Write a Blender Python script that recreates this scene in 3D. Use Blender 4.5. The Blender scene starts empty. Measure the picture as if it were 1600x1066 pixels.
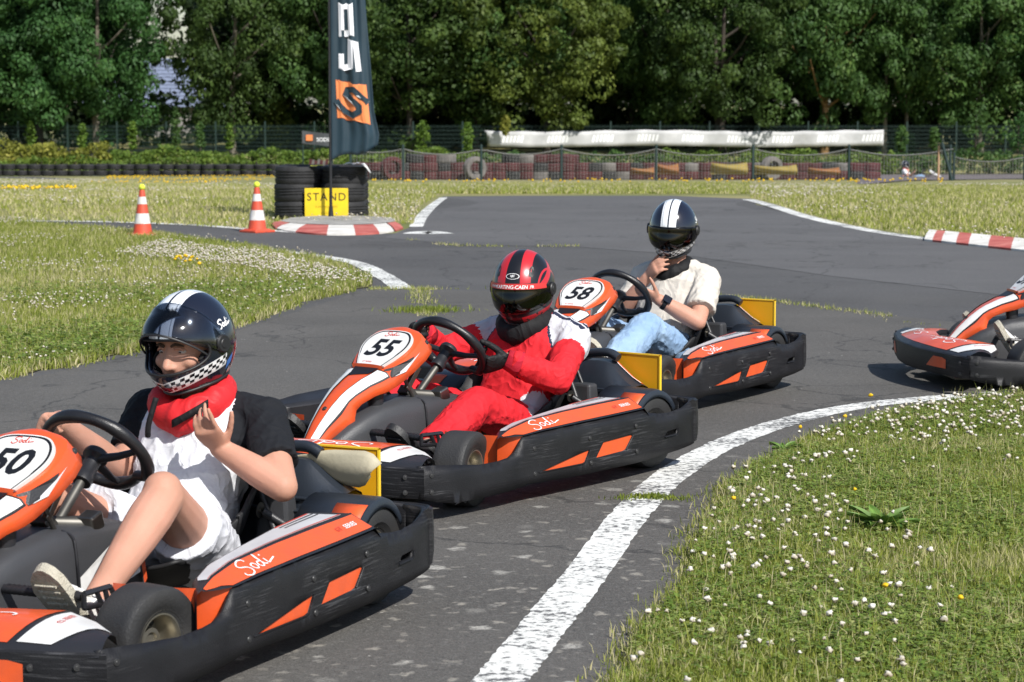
import bpy, bmesh, math, random
import numpy as np
from mathutils import Vector, Matrix, Quaternion
from mathutils.geometry import delaunay_2d_cdt

random.seed(7); RNG = np.random.default_rng(11)
SC = bpy.context.scene; COL = SC.collection
R = math.radians; PI = math.pi

# ------------------------------------------------------------------ camera, sky, sun, exposure
FPX, HOR, HC = 3628.16, 150.0, 1.3775          # focal length in px of a 1600 px wide frame, horizon row, eye height
PITCH = math.atan2(533 - HOR, FPX)
cam = bpy.data.cameras.new('camera'); CAM = bpy.data.objects.new('camera', cam); COL.objects.link(CAM)
cam.sensor_width = 36.0; cam.lens = 36.0 * FPX / 1600.0
cam.clip_start = 0.1; cam.clip_end = 2000
CAM.location = (0, 0, HC); CAM.rotation_euler = (PI / 2 - PITCH, 0, 0)
cam.dof.use_dof = True; cam.dof.focus_distance = 8.0; cam.dof.aperture_fstop = 10.0
SC.camera = CAM
SUN_AZ, SUN_EL = R(145), R(44)                  # azimuth clockwise from +Y
wd = bpy.data.worlds.new('World'); SC.world = wd; wd.use_nodes = True
nt = wd.node_tree; nt.nodes.clear()
sky = nt.nodes.new('ShaderNodeTexSky'); sky.sky_type = 'NISHITA'; sky.sun_disc = False
sky.sun_elevation = SUN_EL; sky.sun_rotation = SUN_AZ; sky.air_density = 1.0; sky.dust_density = 1.0; sky.ozone_density = 1.0
bg = nt.nodes.new('ShaderNodeBackground'); bg.inputs[1].default_value = 0.095
wo = nt.nodes.new('ShaderNodeOutputWorld')
nt.links.new(sky.outputs[0], bg.inputs[0]); nt.links.new(bg.outputs[0], wo.inputs[0])
sl = bpy.data.lights.new('sun', 'SUN'); sl.energy = 4.8; sl.angle = R(0.53); sl.color = (1.0, 0.97, 0.92)
SUN = bpy.data.objects.new('sun', sl); COL.objects.link(SUN)
sdir = Vector((math.sin(SUN_AZ) * math.cos(SUN_EL), math.cos(SUN_AZ) * math.cos(SUN_EL), math.sin(SUN_EL)))
SUN.rotation_euler = (-sdir).to_track_quat('-Z', 'Y').to_euler(); SUN.location = (20, -20, 30)
SC.view_settings.view_transform = 'Standard'; SC.view_settings.look = 'None'
SC.view_settings.exposure = 0.40; SC.view_settings.gamma = 1.0; SC.view_settings.use_curve_mapping = False
SC.cycles.max_bounces = 8; SC.cycles.transparent_max_bounces = 12

# ------------------------------------------------------------------ places on the ground
def zg(y):
    """height of the terrain: flat round the corner, falling gently beyond the crest"""
    d = max(0.0, y - 28.0)
    k = d * d / (d + 8.0)
    z = -0.0315 * min(k, 63.0)
    if y > 98: z += min((y - 98) * 0.016, 0.45)
    return z
def ray(u, v):
    a = (u - 800) / FPX; b = (533 - v) / FPX
    c, s = math.cos(PITCH), math.sin(PITCH)
    return Vector((a, c + b * s, -s + b * c))
def G(u, v):
    """point of the terrain seen at photo pixel (u, v)"""
    r = ray(u, v); lo, hi = 2.0, 220.0
    for y in np.linspace(2, 220, 2000):
        if HC + r.z / r.y * y <= zg(y): hi = y; break
        lo = y
    for _ in range(30):
        m = .5 * (lo + hi)
        if HC + r.z / r.y * m <= zg(m): hi = m
        else: lo = m
    return Vector((r.x / r.y * hi, hi, zg(hi)))
def W(u, v, Y):
    r = ray(u, v); return Vector((r.x / r.y * Y, Y, HC + r.z / r.y * Y))

# ------------------------------------------------------------------ materials
def mat(name, base, rough=.5, metal=0., var=.0, vscale=8., bump=0., bscale=80., base2=None, spec=.5, coat=0., det=4., stretch=None, trans=0., aniso_bump=None):
    m = bpy.data.materials.new(name); m.use_nodes = True
    n = m.node_tree.nodes; l = m.node_tree.links; p = n['Principled BSDF']
    p.inputs['Roughness'].default_value = rough; p.inputs['Metallic'].default_value = metal
    p.inputs['Specular IOR Level'].default_value = spec
    if coat: p.inputs['Coat Weight'].default_value = coat; p.inputs['Coat Roughness'].default_value = .08
    b = tuple(base) + (1,)
    tc = n.new('ShaderNodeTexCoord'); mp = n.new('ShaderNodeMapping'); l.new(tc.outputs['Object'], mp.inputs[0])
    if stretch: mp.inputs['Scale'].default_value = stretch
    if var or base2:
        nz = n.new('ShaderNodeTexNoise'); nz.inputs['Scale'].default_value = vscale; nz.inputs['Detail'].default_value = det
        l.new(mp.outputs[0], nz.inputs['Vector'])
        cr = n.new('ShaderNodeValToRGB'); cr.color_ramp.elements[0].position = .3; cr.color_ramp.elements[1].position = .7
        b2 = tuple(base2) if base2 else tuple(min(1, c * (1 + var)) for c in base)
        b1 = tuple(base) if base2 else tuple(c * (1 - var) for c in base)
        cr.color_ramp.elements[0].color = b1 + (1,); cr.color_ramp.elements[1].color = b2 + (1,)
        l.new(nz.outputs[0], cr.inputs[0]); l.new(cr.outputs[0], p.inputs['Base Color'])
    else: p.inputs['Base Color'].default_value = b
    if bump:
        nb = n.new('ShaderNodeTexNoise'); nb.inputs['Scale'].default_value = bscale; nb.inputs['Detail'].default_value = 3
        l.new(mp.outputs[0], nb.inputs['Vector'])
        bp = n.new('ShaderNodeBump'); bp.inputs['Strength'].default_value = bump; bp.inputs['Distance'].default_value = .01
        l.new(nb.outputs[0], bp.inputs['Height']); l.new(bp.outputs[0], p.inputs['Normal'])
    return m
def nd(m, t): return m.node_tree.nodes.new(t)
def mth(m, op, a, b=None, c=None):
    x = nd(m, 'ShaderNodeMath'); x.operation = op
    for i, q in enumerate((a, b, c)):
        if q is None: continue
        if isinstance(q, (int, float)): x.inputs[i].default_value = q
        else: m.node_tree.links.new(q, x.inputs[i])
    return x.outputs[0]
def mixc(m, f, a, b):
    x = nd(m, 'ShaderNodeMix'); x.data_type = 'RGBA'
    l = m.node_tree.links
    if isinstance(f, (int, float)): x.inputs[0].default_value = f
    else: l.new(f, x.inputs[0])
    for s, q in ((6, a), (7, b)):
        if isinstance(q, tuple): x.inputs[s].default_value = q + (1,)
        else: l.new(q, x.inputs[s])
    return x.outputs[2]
def leafmat(name, c1, c2, c3=None, transl=.35, rough=.6):
    """leaf or blade colour from the per-vertex 'rnd' attribute"""
    m = bpy.data.materials.new(name); m.use_nodes = True
    n = m.node_tree.nodes; l = m.node_tree.links; n.clear()
    at = n.new('ShaderNodeAttribute'); at.attribute_name = 'rnd'
    cr = n.new('ShaderNodeValToRGB'); e = cr.color_ramp.elements
    e[0].color = tuple(c1) + (1,); e[1].color = tuple(c2) + (1,); e[0].position = .1; e[1].position = .75
    if c3: k = e.new(.95); k.color = tuple(c3) + (1,)
    l.new(at.outputs['Fac'], cr.inputs[0])
    df = n.new('ShaderNodeBsdfPrincipled'); df.inputs['Roughness'].default_value = rough; df.inputs['Specular IOR Level'].default_value = .3
    tr = n.new('ShaderNodeBsdfTranslucent'); mx = n.new('ShaderNodeMixShader'); mx.inputs[0].default_value = transl
    o = n.new('ShaderNodeOutputMaterial')
    l.new(cr.outputs[0], df.inputs['Base Color']); l.new(cr.outputs[0], tr.inputs[0])
    l.new(df.outputs[0], mx.inputs[1]); l.new(tr.outputs[0], mx.inputs[2]); l.new(mx.outputs[0], o.inputs[0])
    return m

# ------------------------------------------------------------------ objects
def tag(o, label=None, cat=None, group=None, kind=None):
    if label: o['label'] = label
    if cat: o['category'] = cat
    if group: o['group'] = group
    if kind: o['kind'] = kind
    return o
def empty(name, loc=(0, 0, 0), rz=0., label=None, cat=None, group=None):
    o = bpy.data.objects.new(name, None); COL.objects.link(o); o.empty_display_size = .1
    o.location = loc; o.rotation_euler = (0, 0, rz)
    return tag(o, label, cat, group)
def link(name, me, parent=None, mats=None, **kw):
    o = bpy.data.objects.new(name, me); COL.objects.link(o)
    if parent is not None: o.parent = parent
    if mats:
        for m in (mats if isinstance(mats, (list, tuple)) else [mats]): me.materials.append(m)
    return tag(o, **kw)
def copy_tree(o, parent=None):
    c = o.copy(); COL.objects.link(c)
    if parent is not None: c.parent = parent
    for ch in list(o.children): copy_tree(ch, c)
    return c
class MB:
    """collects shapes into one mesh"""
    def __init__(s): s.v = []; s.f = []; s.mi = []
    def add(s, vs, fs, mi=0):
        b = len(s.v); s.v += [tuple(p) for p in vs]; s.f += [tuple(i + b for i in f) for f in fs]; s.mi += [mi] * len(fs); return s
    def box(s, c, d, rot=None, mi=0, taper=1.):
        x, y, z = (q / 2 for q in d)
        P = [Vector(p) for p in ((-x, -y, -z), (x, -y, -z), (x, y, -z), (-x, y, -z), (-x * taper, -y * taper, z), (x * taper, -y * taper, z), (x * taper, y * taper, z), (-x * taper, y * taper, z))]
        if rot is not None: P = [rot @ p for p in P]
        P = [p + Vector(c) for p in P]
        return s.add(P, [(0, 3, 2, 1), (4, 5, 6, 7), (0, 1, 5, 4), (1, 2, 6, 5), (2, 3, 7, 6), (3, 0, 4, 7)], mi)
    def grid(s, rows, closed=False, mi=0, caps=False, cap_mi=None):
        n = len(rows[0]); vs = [p for r in rows for p in r]; fs = []
        for i in range(len(rows) - 1):
            for j in range(n if closed else n - 1):
                k = (j + 1) % n; fs.append((i * n + j, i * n + k, (i + 1) * n + k, (i + 1) * n + j))
        s.add(vs, fs, mi)
        if caps:
            b = len(s.v) - len(vs)
            s.f += [tuple(b + j for j in range(n))[::-1], tuple(b + (len(rows) - 1) * n + j for j in range(n))]; s.mi += [mi if cap_mi is None else cap_mi] * 2
        return s
    def tube(s, pts, rad, n=10, mi=0, caps=True):
        pts = [Vector(p) for p in pts]; rr = rad if isinstance(rad, (list, tuple)) else [rad] * len(pts)
        rows = []; t0 = None; u = None
        for i, p in enumerate(pts):
            t = (pts[min(i + 1, len(pts) - 1)] - pts[max(i - 1, 0)]).normalized()
            if u is None: u = t.orthogonal().normalized()
            else: u = (u - t * u.dot(t)); u = u.normalized() if u.length > 1e-6 else t.orthogonal().normalized()
            w = t.cross(u); t0 = t
            rows.append([p + (u * math.cos(2 * PI * k / n) + w * math.sin(2 * PI * k / n)) * rr[i] for k in range(n)])
        return s.grid(rows, True, mi, caps)
    def lathe(s, prof, n=32, M=None, mi=0, closed_prof=False):
        """prof: (radius, height) pairs about local Z"""
        M = M or Matrix(); rows = []
        for r, z in prof: rows.append([M @ Vector((r * math.cos(2 * PI * k / n), r * math.sin(2 * PI * k / n), z)) for k in range(n)])
        if closed_prof: rows.append(rows[0])
        return s.grid(rows, True, mi)
    def sphere(s, c, r, n=12, m=8, mi=0, sc=(1, 1, 1), rot=None):
        rows = []
        for i in range(m + 1):
            a = -PI / 2 + PI * i / m; row = []
            for k in range(n):
                q = Vector((math.cos(a) * math.cos(2 * PI * k / n) * r * sc[0], math.cos(a) * math.sin(2 * PI * k / n) * r * sc[1], math.sin(a) * r * sc[2]))
                row.append((rot @ q if rot is not None else q) + Vector(c))
            rows.append(row)
        return s.grid(rows, True, mi)
    def mesh(s, name, smooth=None):
        me = bpy.data.meshes.new(name); me.from_pydata([tuple(p) for p in s.v], [], s.f)
        me.polygons.foreach_set('material_index', s.mi)
        if smooth is not None:
            bm = bmesh.new(); bm.from_mesh(me); bmesh.ops.remove_doubles(bm, verts=bm.verts, dist=1e-5); bmesh.ops.recalc_face_normals(bm, faces=bm.faces); bm.to_mesh(me); bm.free()
            me.polygons.foreach_set('use_smooth', [True] * len(me.polygons))
            if smooth < 179: me.set_sharp_from_angle(angle=R(smooth))
        return me
    def build(s, name, mats, parent=None, smooth=None, bevel=0., solid=0., sub=0, **kw):
        o = link(name, s.mesh(name, smooth), parent, mats, **kw)
        if solid:
            k = o.modifiers.new('thickness', 'SOLIDIFY'); k.thickness = solid; k.offset = -1 if solid > 0 else 1; k.thickness = abs(solid)
        if bevel:
            k = o.modifiers.new('bevel', 'BEVEL'); k.width = bevel; k.segments = 2; k.limit_method = 'ANGLE'; k.angle_limit = R(35)
        if sub:
            k = o.modifiers.new('subsurf', 'SUBSURF'); k.levels = sub; k.render_levels = sub
        return o
def catmull(P, n=6, closed=False):
    P = [Vector(p) for p in P]; out = []; N = len(P)
    for i in range(N if closed else N - 1):
        p0 = P[(i - 1) % N] if closed or i > 0 else P[0]; p1 = P[i]; p2 = P[(i + 1) % N]; p3 = P[(i + 2) % N] if closed or i + 2 < N else P[-1]
        for k in range(n):
            t = k / n
            out.append(.5 * ((2 * p1) + (p2 - p0) * t + (2 * p0 - 5 * p1 + 4 * p2 - p3) * t * t + (3 * p1 - p0 - 3 * p2 + p3) * t ** 3))
    if not closed: out.append(P[-1])
    return out
def interp(x, xs, ys): return float(np.interp(x, xs, ys))
def inpoly(x, y, poly):
    c = False; j = len(poly) - 1
    for i in range(len(poly)):
        if (poly[i][1] > y) != (poly[j][1] > y) and x < (poly[j][0] - poly[i][0]) * (y - poly[i][1]) / (poly[j][1] - poly[i][1]) + poly[i][0]: c = not c
        j = i
    return c
def inpoly_np(X, Y, poly):
    P = np.asarray(poly, float)[:, :2]; c = np.zeros(len(X), bool); j = len(P) - 1
    for i in range(len(P)):
        t = ((P[i, 1] > Y) != (P[j, 1] > Y))
        with np.errstate(divide='ignore', invalid='ignore'): xx = (P[j, 0] - P[i, 0]) * (Y - P[i, 1]) / (P[j, 1] - P[i, 1]) + P[i, 0]
        c ^= t & (X < xx); j = i
    return c
def cdt(outer, holes=(), inner=()):
    """triangulates a flat outline with holes and extra inner points -> verts2d, tris"""
    vs = [Vector(p[:2]) for p in outer]; es = [(i, (i + 1) % len(outer)) for i in range(len(outer))]
    for h in holes:
        b = len(vs); vs += [Vector(p[:2]) for p in h]; es += [(b + i, b + (i + 1) % len(h)) for i in range(len(h))]
    for p in inner:
        if inpoly(p[0], p[1], outer) and not any(inpoly(p[0], p[1], h) for h in holes): vs.append(Vector(p[:2]))
    r = delaunay_2d_cdt(vs, es, [], 0, 1e-5)
    v2 = [tuple(p) for p in r[0]]; fs = []
    for f in r[2]:
        x = sum(v2[i][0] for i in f) / len(f); y = sum(v2[i][1] for i in f) / len(f)
        if inpoly(x, y, outer) and not any(inpoly(x, y, h) for h in holes): fs.append(tuple(f))
    return v2, fs
def rawmesh(name, V, F, rnd=None, attr='rnd'):
    """fast mesh from numpy: V (n,3), F (m,3 or 4)"""
    me = bpy.data.meshes.new(name); k = F.shape[1]
    me.vertices.add(len(V)); me.vertices.foreach_set('co', V.astype(np.float32).ravel())
    me.loops.add(F.size); me.loops.foreach_set('vertex_index', F.astype(np.int32).ravel())
    me.polygons.add(len(F)); me.polygons.foreach_set('loop_start', np.arange(0, F.size, k, dtype=np.int32))
    if rnd is not None:
        a = me.attributes.new(attr, 'FLOAT', 'POINT'); a.data.foreach_set('value', rnd.astype(np.float32))
    me.update(calc_edges=True); return me
TMP = bpy.data.scenes.new('workbench'); TVL = TMP.view_layers[0]      # empty scene for evaluating letters and clothes; removed at the end
_txt = {}
def text2d(s, size=1., shear=0., bold=0., sp=1.):
    """letters of the built-in font as flat triangles, centred on 0"""
    k = (s, shear, bold, sp)
    if k not in _txt:
        c = bpy.data.curves.new('lettering', 'FONT'); c.body = s; c.shear = shear; c.offset = bold; c.space_character = sp; c.resolution_u = 3; c.fill_mode = 'FRONT'; c.align_x = 'CENTER'; c.align_y = 'CENTER'
        o = bpy.data.objects.new('lettering', c); TMP.collection.objects.link(o)
        TVL.update(); me = bpy.data.meshes.new_from_object(o.evaluated_get(TVL.depsgraph))
        V = [tuple(p.co) for p in me.vertices]; F = [tuple(p.vertices) for p in me.polygons]
        x0 = min(p[0] for p in V); x1 = max(p[0] for p in V); y0 = min(p[1] for p in V); y1 = max(p[1] for p in V)
        V = [(p[0] - (x0 + x1) / 2, p[1] - (y0 + y1) / 2) for p in V]
        bpy.data.objects.remove(o); bpy.data.curves.remove(c); bpy.data.meshes.remove(me)
        _txt[k] = (V, F, y1 - y0)
    V, F, h = _txt[k]
    return [(x * size / h, y * size / h) for x, y in V], F       # size = height of the letters
def ribbon(P, w):
    P = [Vector((p[0], p[1])) for p in P]; L = []; Rr = []
    for i, p in enumerate(P):
        t = (P[min(i + 1, len(P) - 1)] - P[max(i - 1, 0)]).normalized(); nn = Vector((-t.y, t.x)); L.append(tuple(p + nn * w / 2)); Rr.append(tuple(p - nn * w / 2))
    n = len(P); return L + Rr, [(i, n + i, n + i + 1, i + 1) for i in range(n - 1)]
SCRIPT = [[(.31, .31), (.29, .37), (.17, .38), (.04, .31), (.05, .24), (.16, .19), (.21, .12), (.16, .03), (.03, -.01), (-.06, .04), (-.04, .09)],
          [(.37, .22), (.30, .18), (.30, .10), (.36, .07), (.42, .13), (.41, .20), (.37, .22)],
          [(.60, .2), (.52, .2), (.47, .12), (.53, .07), (.6, .14), (.67, .38), (.63, .3), (.62, .12), (.69, .09)],
          [(.75, .22), (.74, .10), (.82, .12), (1.0, .17)], [(.77, .30), (.80, .33)]]
def script2d(size, w):
    V = []; F = []
    for st in SCRIPT:
        c = catmull([(p[0] - .48, p[1] - .18, 0) for p in st], 5)
        v, f = ribbon([(p.x * size, p.y * size) for p in c], w); F += [tuple(i + len(V) for i in q) for q in f]; V += v
    return V, F
def decal(name, V2, F, surf, m, parent, both=False, **kw):
    """lays flat print on a surface given by surf(u, v)"""
    b = MB(); b.add([surf(u, v) for u, v in V2], F); return b.build(name, m, parent, **kw)
# ================================================================== SETTING
def m_asphalt(lo=(.040, .039, .040), hi=(.072, .070, .069), lane=(.088, .088, .092)):
    m = bpy.data.materials.new('asphalt'); m.use_nodes = True; n = m.node_tree.nodes; l = m.node_tree.links; p = n['Principled BSDF']
    p.inputs['Roughness'].default_value = .82; p.inputs['Specular IOR Level'].default_value = .35
    tc = n.new('ShaderNodeTexCoord'); P = tc.outputs['Object']
    def noise(sc, det=4, vec=None, rough=.55):
        x = n.new('ShaderNodeTexNoise'); x.inputs['Scale'].default_value = sc; x.inputs['Detail'].default_value = det; x.inputs['Roughness'].default_value = rough; l.new(vec or P, x.inputs['Vector']); return x.outputs[0]
    def ramp(s, a, b, ca=(0, 0, 0), cb=(1, 1, 1)):
        x = n.new('ShaderNodeValToRGB'); x.color_ramp.elements[0].position = a; x.color_ramp.elements[1].position = b; x.color_ramp.elements[0].color = tuple(ca) + (1,); x.color_ramp.elements[1].color = tuple(cb) + (1,); l.new(s, x.inputs[0]); return x.outputs[0]
    mp = n.new('ShaderNodeMapping'); mp.inputs['Scale'].default_value = (.05, .5, 1); mp.inputs['Rotation'].default_value = (0, 0, -.12); l.new(P, mp.inputs[0])
    base = ramp(noise(.9, 7), .3, .72, lo, hi)
    bands = ramp(noise(1.0, 3, mp.outputs[0]), .35, .65)                     # laid lanes and rubbered lines
    base = mixc(m, mth(m, 'MULTIPLY', bands, .55), base, lane)
    grain = noise(190, 2); base = mixc(m, mth(m, 'MULTIPLY', ramp(grain, .50, .64), .42), base, (.17, .16, .145))
    spk = n.new('ShaderNodeTexVoronoi'); spk.inputs['Scale'].default_value = 9; l.new(P, spk.inputs['Vector'])
    base = mixc(m, mth(m, 'MULTIPLY', ramp(spk.outputs['Distance'], .04, .055, (1, 1, 1), (0, 0, 0)), ramp(noise(1.2, 2), .46, .54)), base, (.36, .35, .32))   # small pale stones
    # lichen: pale round blots, thick on the old asphalt along the inside of the bend
    wob = n.new('ShaderNodeVectorMath'); wob.operation = 'ADD'; nz = n.new('ShaderNodeTexNoise'); nz.inputs['Scale'].default_value = 22; nz.inputs['Detail'].default_value = 5; l.new(P, nz.inputs['Vector'])
    sc = n.new('ShaderNodeVectorMath'); sc.operation = 'SCALE'; sc.inputs[3].default_value = .075; l.new(nz.outputs['Color'], sc.inputs[0]); l.new(P, wob.inputs[0]); l.new(sc.outputs[0], wob.inputs[1])
    sep = n.new('ShaderNodeSeparateXYZ'); l.new(P, sep.inputs[0])
    zone = mth(m, 'MULTIPLY', ramp(sep.outputs[1], 0, 1), 1)
    near = mth(m, 'SUBTRACT', 1, mth(m, 'MINIMUM', mth(m, 'MAXIMUM', mth(m, 'DIVIDE', mth(m, 'SUBTRACT', sep.outputs[1], 6.6), 3.2), 0), 1))
    for vs, a, b, col, k in ((6.5, .13, .24, (.38, .365, .33), .95), (10, .12, .22, (.27, .25, .215), .9), (17, .14, .24, (.22, .205, .18), .8)):
        v = n.new('ShaderNodeTexVoronoi'); v.inputs['Scale'].default_value = vs; l.new(wob.outputs[0], v.inputs['Vector'])
        blot = ramp(v.outputs['Distance'], a, b, (1, 1, 1), (0, 0, 0))
        rsel = ramp(v.outputs['Color'], .12, .38)
        patch = ramp(noise(1.1, 3), .28, .44)
        f = mth(m, 'MULTIPLY', mth(m, 'MULTIPLY', blot, rsel), mth(m, 'MULTIPLY', patch, mth(m, 'MULTIPLY', near, mth(m, 'MULTIPLY', ramp(noise(60, 4), .25, .45), k))))
        base = mixc(m, f, base, col)
    # hairline cracks
    vc = n.new('ShaderNodeTexVoronoi'); vc.feature = 'DISTANCE_TO_EDGE'; vc.inputs['Scale'].default_value = .55
    w2 = n.new('ShaderNodeVectorMath'); w2.operation = 'ADD'; n2 = n.new('ShaderNodeTexNoise'); n2.inputs['Scale'].default_value = 1.6; n2.inputs['Detail'].default_value = 6; l.new(P, n2.inputs['Vector']); l.new(n2.outputs['Color'], w2.inputs[1]); l.new(P, w2.inputs[0]); l.new(w2.outputs[0], vc.inputs['Vector'])
    base = mixc(m, mth(m, 'MULTIPLY', ramp(vc.outputs['Distance'], .003, .008, (1, 1, 1), (0, 0, 0)), .6), base, (.02, .02, .02))
    mid = noise(38, 6, None, .7); base = mixc(m, mth(m, 'MULTIPLY', ramp(mid, .50, .70), .5), base, (.155, .150, .142)); base = mixc(m, mth(m, 'MULTIPLY', ramp(noise(90, 3), .55, .7), .5), base, (.018, .018, .02))
    l.new(base, p.inputs['Base Color'])
    bp = n.new('ShaderNodeBump'); bp.inputs['Strength'].default_value = .7; bp.inputs['Distance'].default_value = .004
    l.new(mth(m, 'ADD', grain, mth(m, 'MULTIPLY', noise(60, 2), .7)), bp.inputs['Height']); l.new(bp.outputs[0], p.inputs['Normal'])
    return m
def m_paint():
    m = bpy.data.materials.new('worn white road paint'); m.use_nodes = True; n = m.node_tree.nodes; l = m.node_tree.links; p = n['Principled BSDF']; p.inputs['Roughness'].default_value = .75
    tc = n.new('ShaderNodeTexCoord'); nz = n.new('ShaderNodeTexNoise'); nz.inputs['Scale'].default_value = 38; nz.inputs['Detail'].default_value = 6; nz.inputs['Roughness'].default_value = .7; l.new(tc.outputs['Object'], nz.inputs['Vector'])
    n2 = n.new('ShaderNodeTexNoise'); n2.inputs['Scale'].default_value = 2.2; n2.inputs['Detail'].default_value = 3; l.new(tc.outputs['Object'], n2.inputs['Vector'])
    s = mth(m, 'ADD', nz.outputs[0], mth(m, 'MULTIPLY', mth(m, 'SUBTRACT', n2.outputs[0], .5), .45))
    cr = n.new('ShaderNodeValToRGB'); e = cr.color_ramp.elements; e[0].position = .40; e[0].color = (.10, .10, .10, 1); e[1].position = .50; e[1].color = (.60, .60, .57, 1)
    k = e.new(.62); k.color = (.74, .74, .71, 1); l.new(s, cr.inputs[0]); l.new(cr.outputs[0], p.inputs['Base Color'])
    bp = n.new('ShaderNodeBump'); bp.inputs['Strength'].default_value = .5; bp.inputs['Distance'].default_value = .003; l.new(nz.outputs[0], bp.inputs['Height']); l.new(bp.outputs[0], p.inputs['Normal'])
    return m
M_ASPH = m_asphalt(); M_PAINT = m_paint()
M_SOIL_ = mat('dry meadow soil', (.075, .085, .02), .95, var=.35, vscale=3.5, base2=(.16, .14, .055), bump=.6, bscale=60, det=8)
M_FAR = mat('meadow far off', (.12, .14, .035), .95, base2=(.27, .235, .095), vscale=.35, det=10, bump=.8, bscale=14)

def sheet(name, poly, dz, m, step=None, **kw):
    """flat sheet over the terrain inside a ground outline"""
    xs = [p[0] for p in poly]; ys = [p[1] for p in poly]; inner = []
    if step:
        y = min(ys)
        while y < max(ys):
            x = min(xs)
            while x < max(xs): inner.append((x + random.uniform(-.1, .1) * step, y)); x += step
            y += step if y < 40 else step * 2
    v, f = cdt(poly, (), inner)
    b = MB(); b.add([(x, y, zg(y) + dz) for x, y in v], f)
    return b.build(name, m, **kw)
def pl(px, dz=0): return [(lambda g: (g.x, g.y))(G(*p)) for p in px]

# ground: one terrain sheet to the horizon
b = MB(); ys = [-20, -5, 5] + list(np.arange(10, 130, 2.0)) + [140, 160, 200, 300, 450, 700]
b.grid([[(x, y, zg(y) - .004) for x in (-500, -200, -90, -60, -30, -15, 0, 15, 30, 60, 90, 200, 500)] for y in ys])
b.build('ground', M_FAR, smooth=180, kind='structure')

FARL = [(-500, 338), (0, 343), (160, 346), (300, 351), (420, 359), (520, 366), (612, 365), (648, 362), (652, 345), (668, 325), (692, 307)]
FARR = [(1172, 311), (1250, 335), (1350, 358), (1450, 374), (1600, 391), (2100, 430)]
tp = [(-9, 2.5), (9, 2.5), (14, 18)] + pl(FARR)[::-1] + [(lambda g: (g.x, g.y))(G(u, 306)) for u in (1050, 930, 810)] + pl(FARL)[::-1] + [(-16, 16)]
sheet('track', tp, 0, M_ASPH, 1.0, kind='structure')

far_sec = pl([(600, 372), (640, 375), (720, 383), (900, 386), (1060, 398), (1300, 432), (1480, 452), (1900, 500)]) + pl([(2100, 431)] + FARR[::-1]) + [(lambda g: (g.x, g.y))(G(u, 306.5)) for u in (1050, 930, 810)] + pl([(694, 308), (672, 328), (655, 350)])
sheet('track_section', far_sec, .002, m_asphalt((.062, .061, .063), (.098, .096, .097), (.110, .110, .114)), 1.0, kind='structure')
mid_sec = pl([(575, 452), (640, 452), (700, 454), (780, 455), (900, 452), (1100, 460), (1290, 482), (1500, 505), (1800, 540), (1800, 1400), (-300, 1400), (-300, 660), (300, 540)])
sheet('track_section', mid_sec, .002, m_asphalt((.047, .044, .040), (.096, .089, .081), (.100, .096, .090)), None, kind='structure')
# grass areas as raised sheets over the asphalt bed
def rough(px, n=5, j=.03):
    c = catmull([tuple(p) + (0,) for p in pl(px)], n); return [(p.x + random.gauss(0, j), p.y + random.gauss(0, j)) for p in c]
RE = [(955, 1085), (985, 1030), (1030, 970), (1068, 925), (1098, 865), (1118, 800), (1165, 745), (1255, 698), (1360, 664), (1480, 639), (1600, 624), (1750, 627), (2000, 638)]
redge = rough(RE, 6, .018)
RIGHT = [(redge[0][0] + .0, 4.2)] + redge + [(7, 10.0), (7, 4.2)]
LB = [(-260, 640), (0, 592), (130, 566), (250, 536), (370, 504), (470, 472), (540, 455), (585, 447)]
LT = [(575, 432), (540, 415), (480, 401), (400, 388), (300, 374), (200, 361), (100, 353), (0, 347), (-300, 335)]
LEFT = rough(LB, 6, .03) + rough(LT, 6, .03)
M_LAWN = mat('lawn soil', (.05, .06, .015), .95, base2=(.15, .125, .05), vscale=9, det=8, bump=.8, bscale=90)
for nm, P in (('grass_verge', RIGHT), ('grass_verge', LEFT)): sheet(nm, P, .006, M_LAWN, kind='structure')
FL = rough([(-500, 341), (0, 345.5), (160, 348), (300, 353), (420, 361)], 5, .02)
road2 = pl([(-300, 297), (60, 296), (120, 292), (142, 286), (120, 281), (60, 277.5), (-300, 276)])
sheet('far_road', road2, .02, M_ASPH, kind='structure')
road3 = pl([(1340, 290), (1420, 283), (1600, 280), (1800, 280), (1800, 273), (1600, 273), (1340, 274)])
sheet('far_road', road3, .02, mat('pinkish worn asphalt', (.12, .10, .10), .9, var=.2, vscale=2), kind='structure')

# painted lines, 4 mm above the asphalt
def stripe(px, w, name='painted_line', w2=None, n=22, dz=.004):
    c = catmull([tuple(p) + (0,) for p in pl(px)], n)
    L = []; Rr = []
    for i, p in enumerate(c):
        t = (c[min(i + 1, len(c) - 1)] - c[max(i - 1, 0)]).normalized(); ww = w if w2 is None else w + (w2 - w) * i / len(c)
        nn = Vector((-t.y, t.x, 0)) * ww / 2; q = random.gauss(0, .035)
        L.append(p + nn * (1 + q)); Rr.append(p - nn * (1 + q))
    b = MB(); b.grid([[(a.x, a.y, zg(a.y) + dz), (d.x, d.y, zg(d.y) + dz)] for a, d in zip(L, Rr)])
    return b.build(name, M_PAINT, kind='structure')
stripe([(690, 1180), (785, 1062), (850, 980), (920, 893), (985, 805), (1050, 743), (1130, 696), (1230, 660), (1340, 636), (1450, 624), (1560, 616), (1700, 608)], .135)
stripe([(628, 452), (606, 436), (560, 413), (500, 401), (420, 391), (340, 381), (260, 370), (160, 361), (40, 352)], .16, w2=.13)
stripe([(-300, 340), (0, 345), (160, 347), (300, 352), (410, 360), (520, 367)], .16)
stripe([(694, 309), (676, 322), (660, 338), (650, 355)], .11, w2=.15)
stripe([(645, 366), (668, 363), (692, 366)], .26)
stripe([(1168, 312), (1250, 336), (1350, 359), (1450, 374)], .17)
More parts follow.
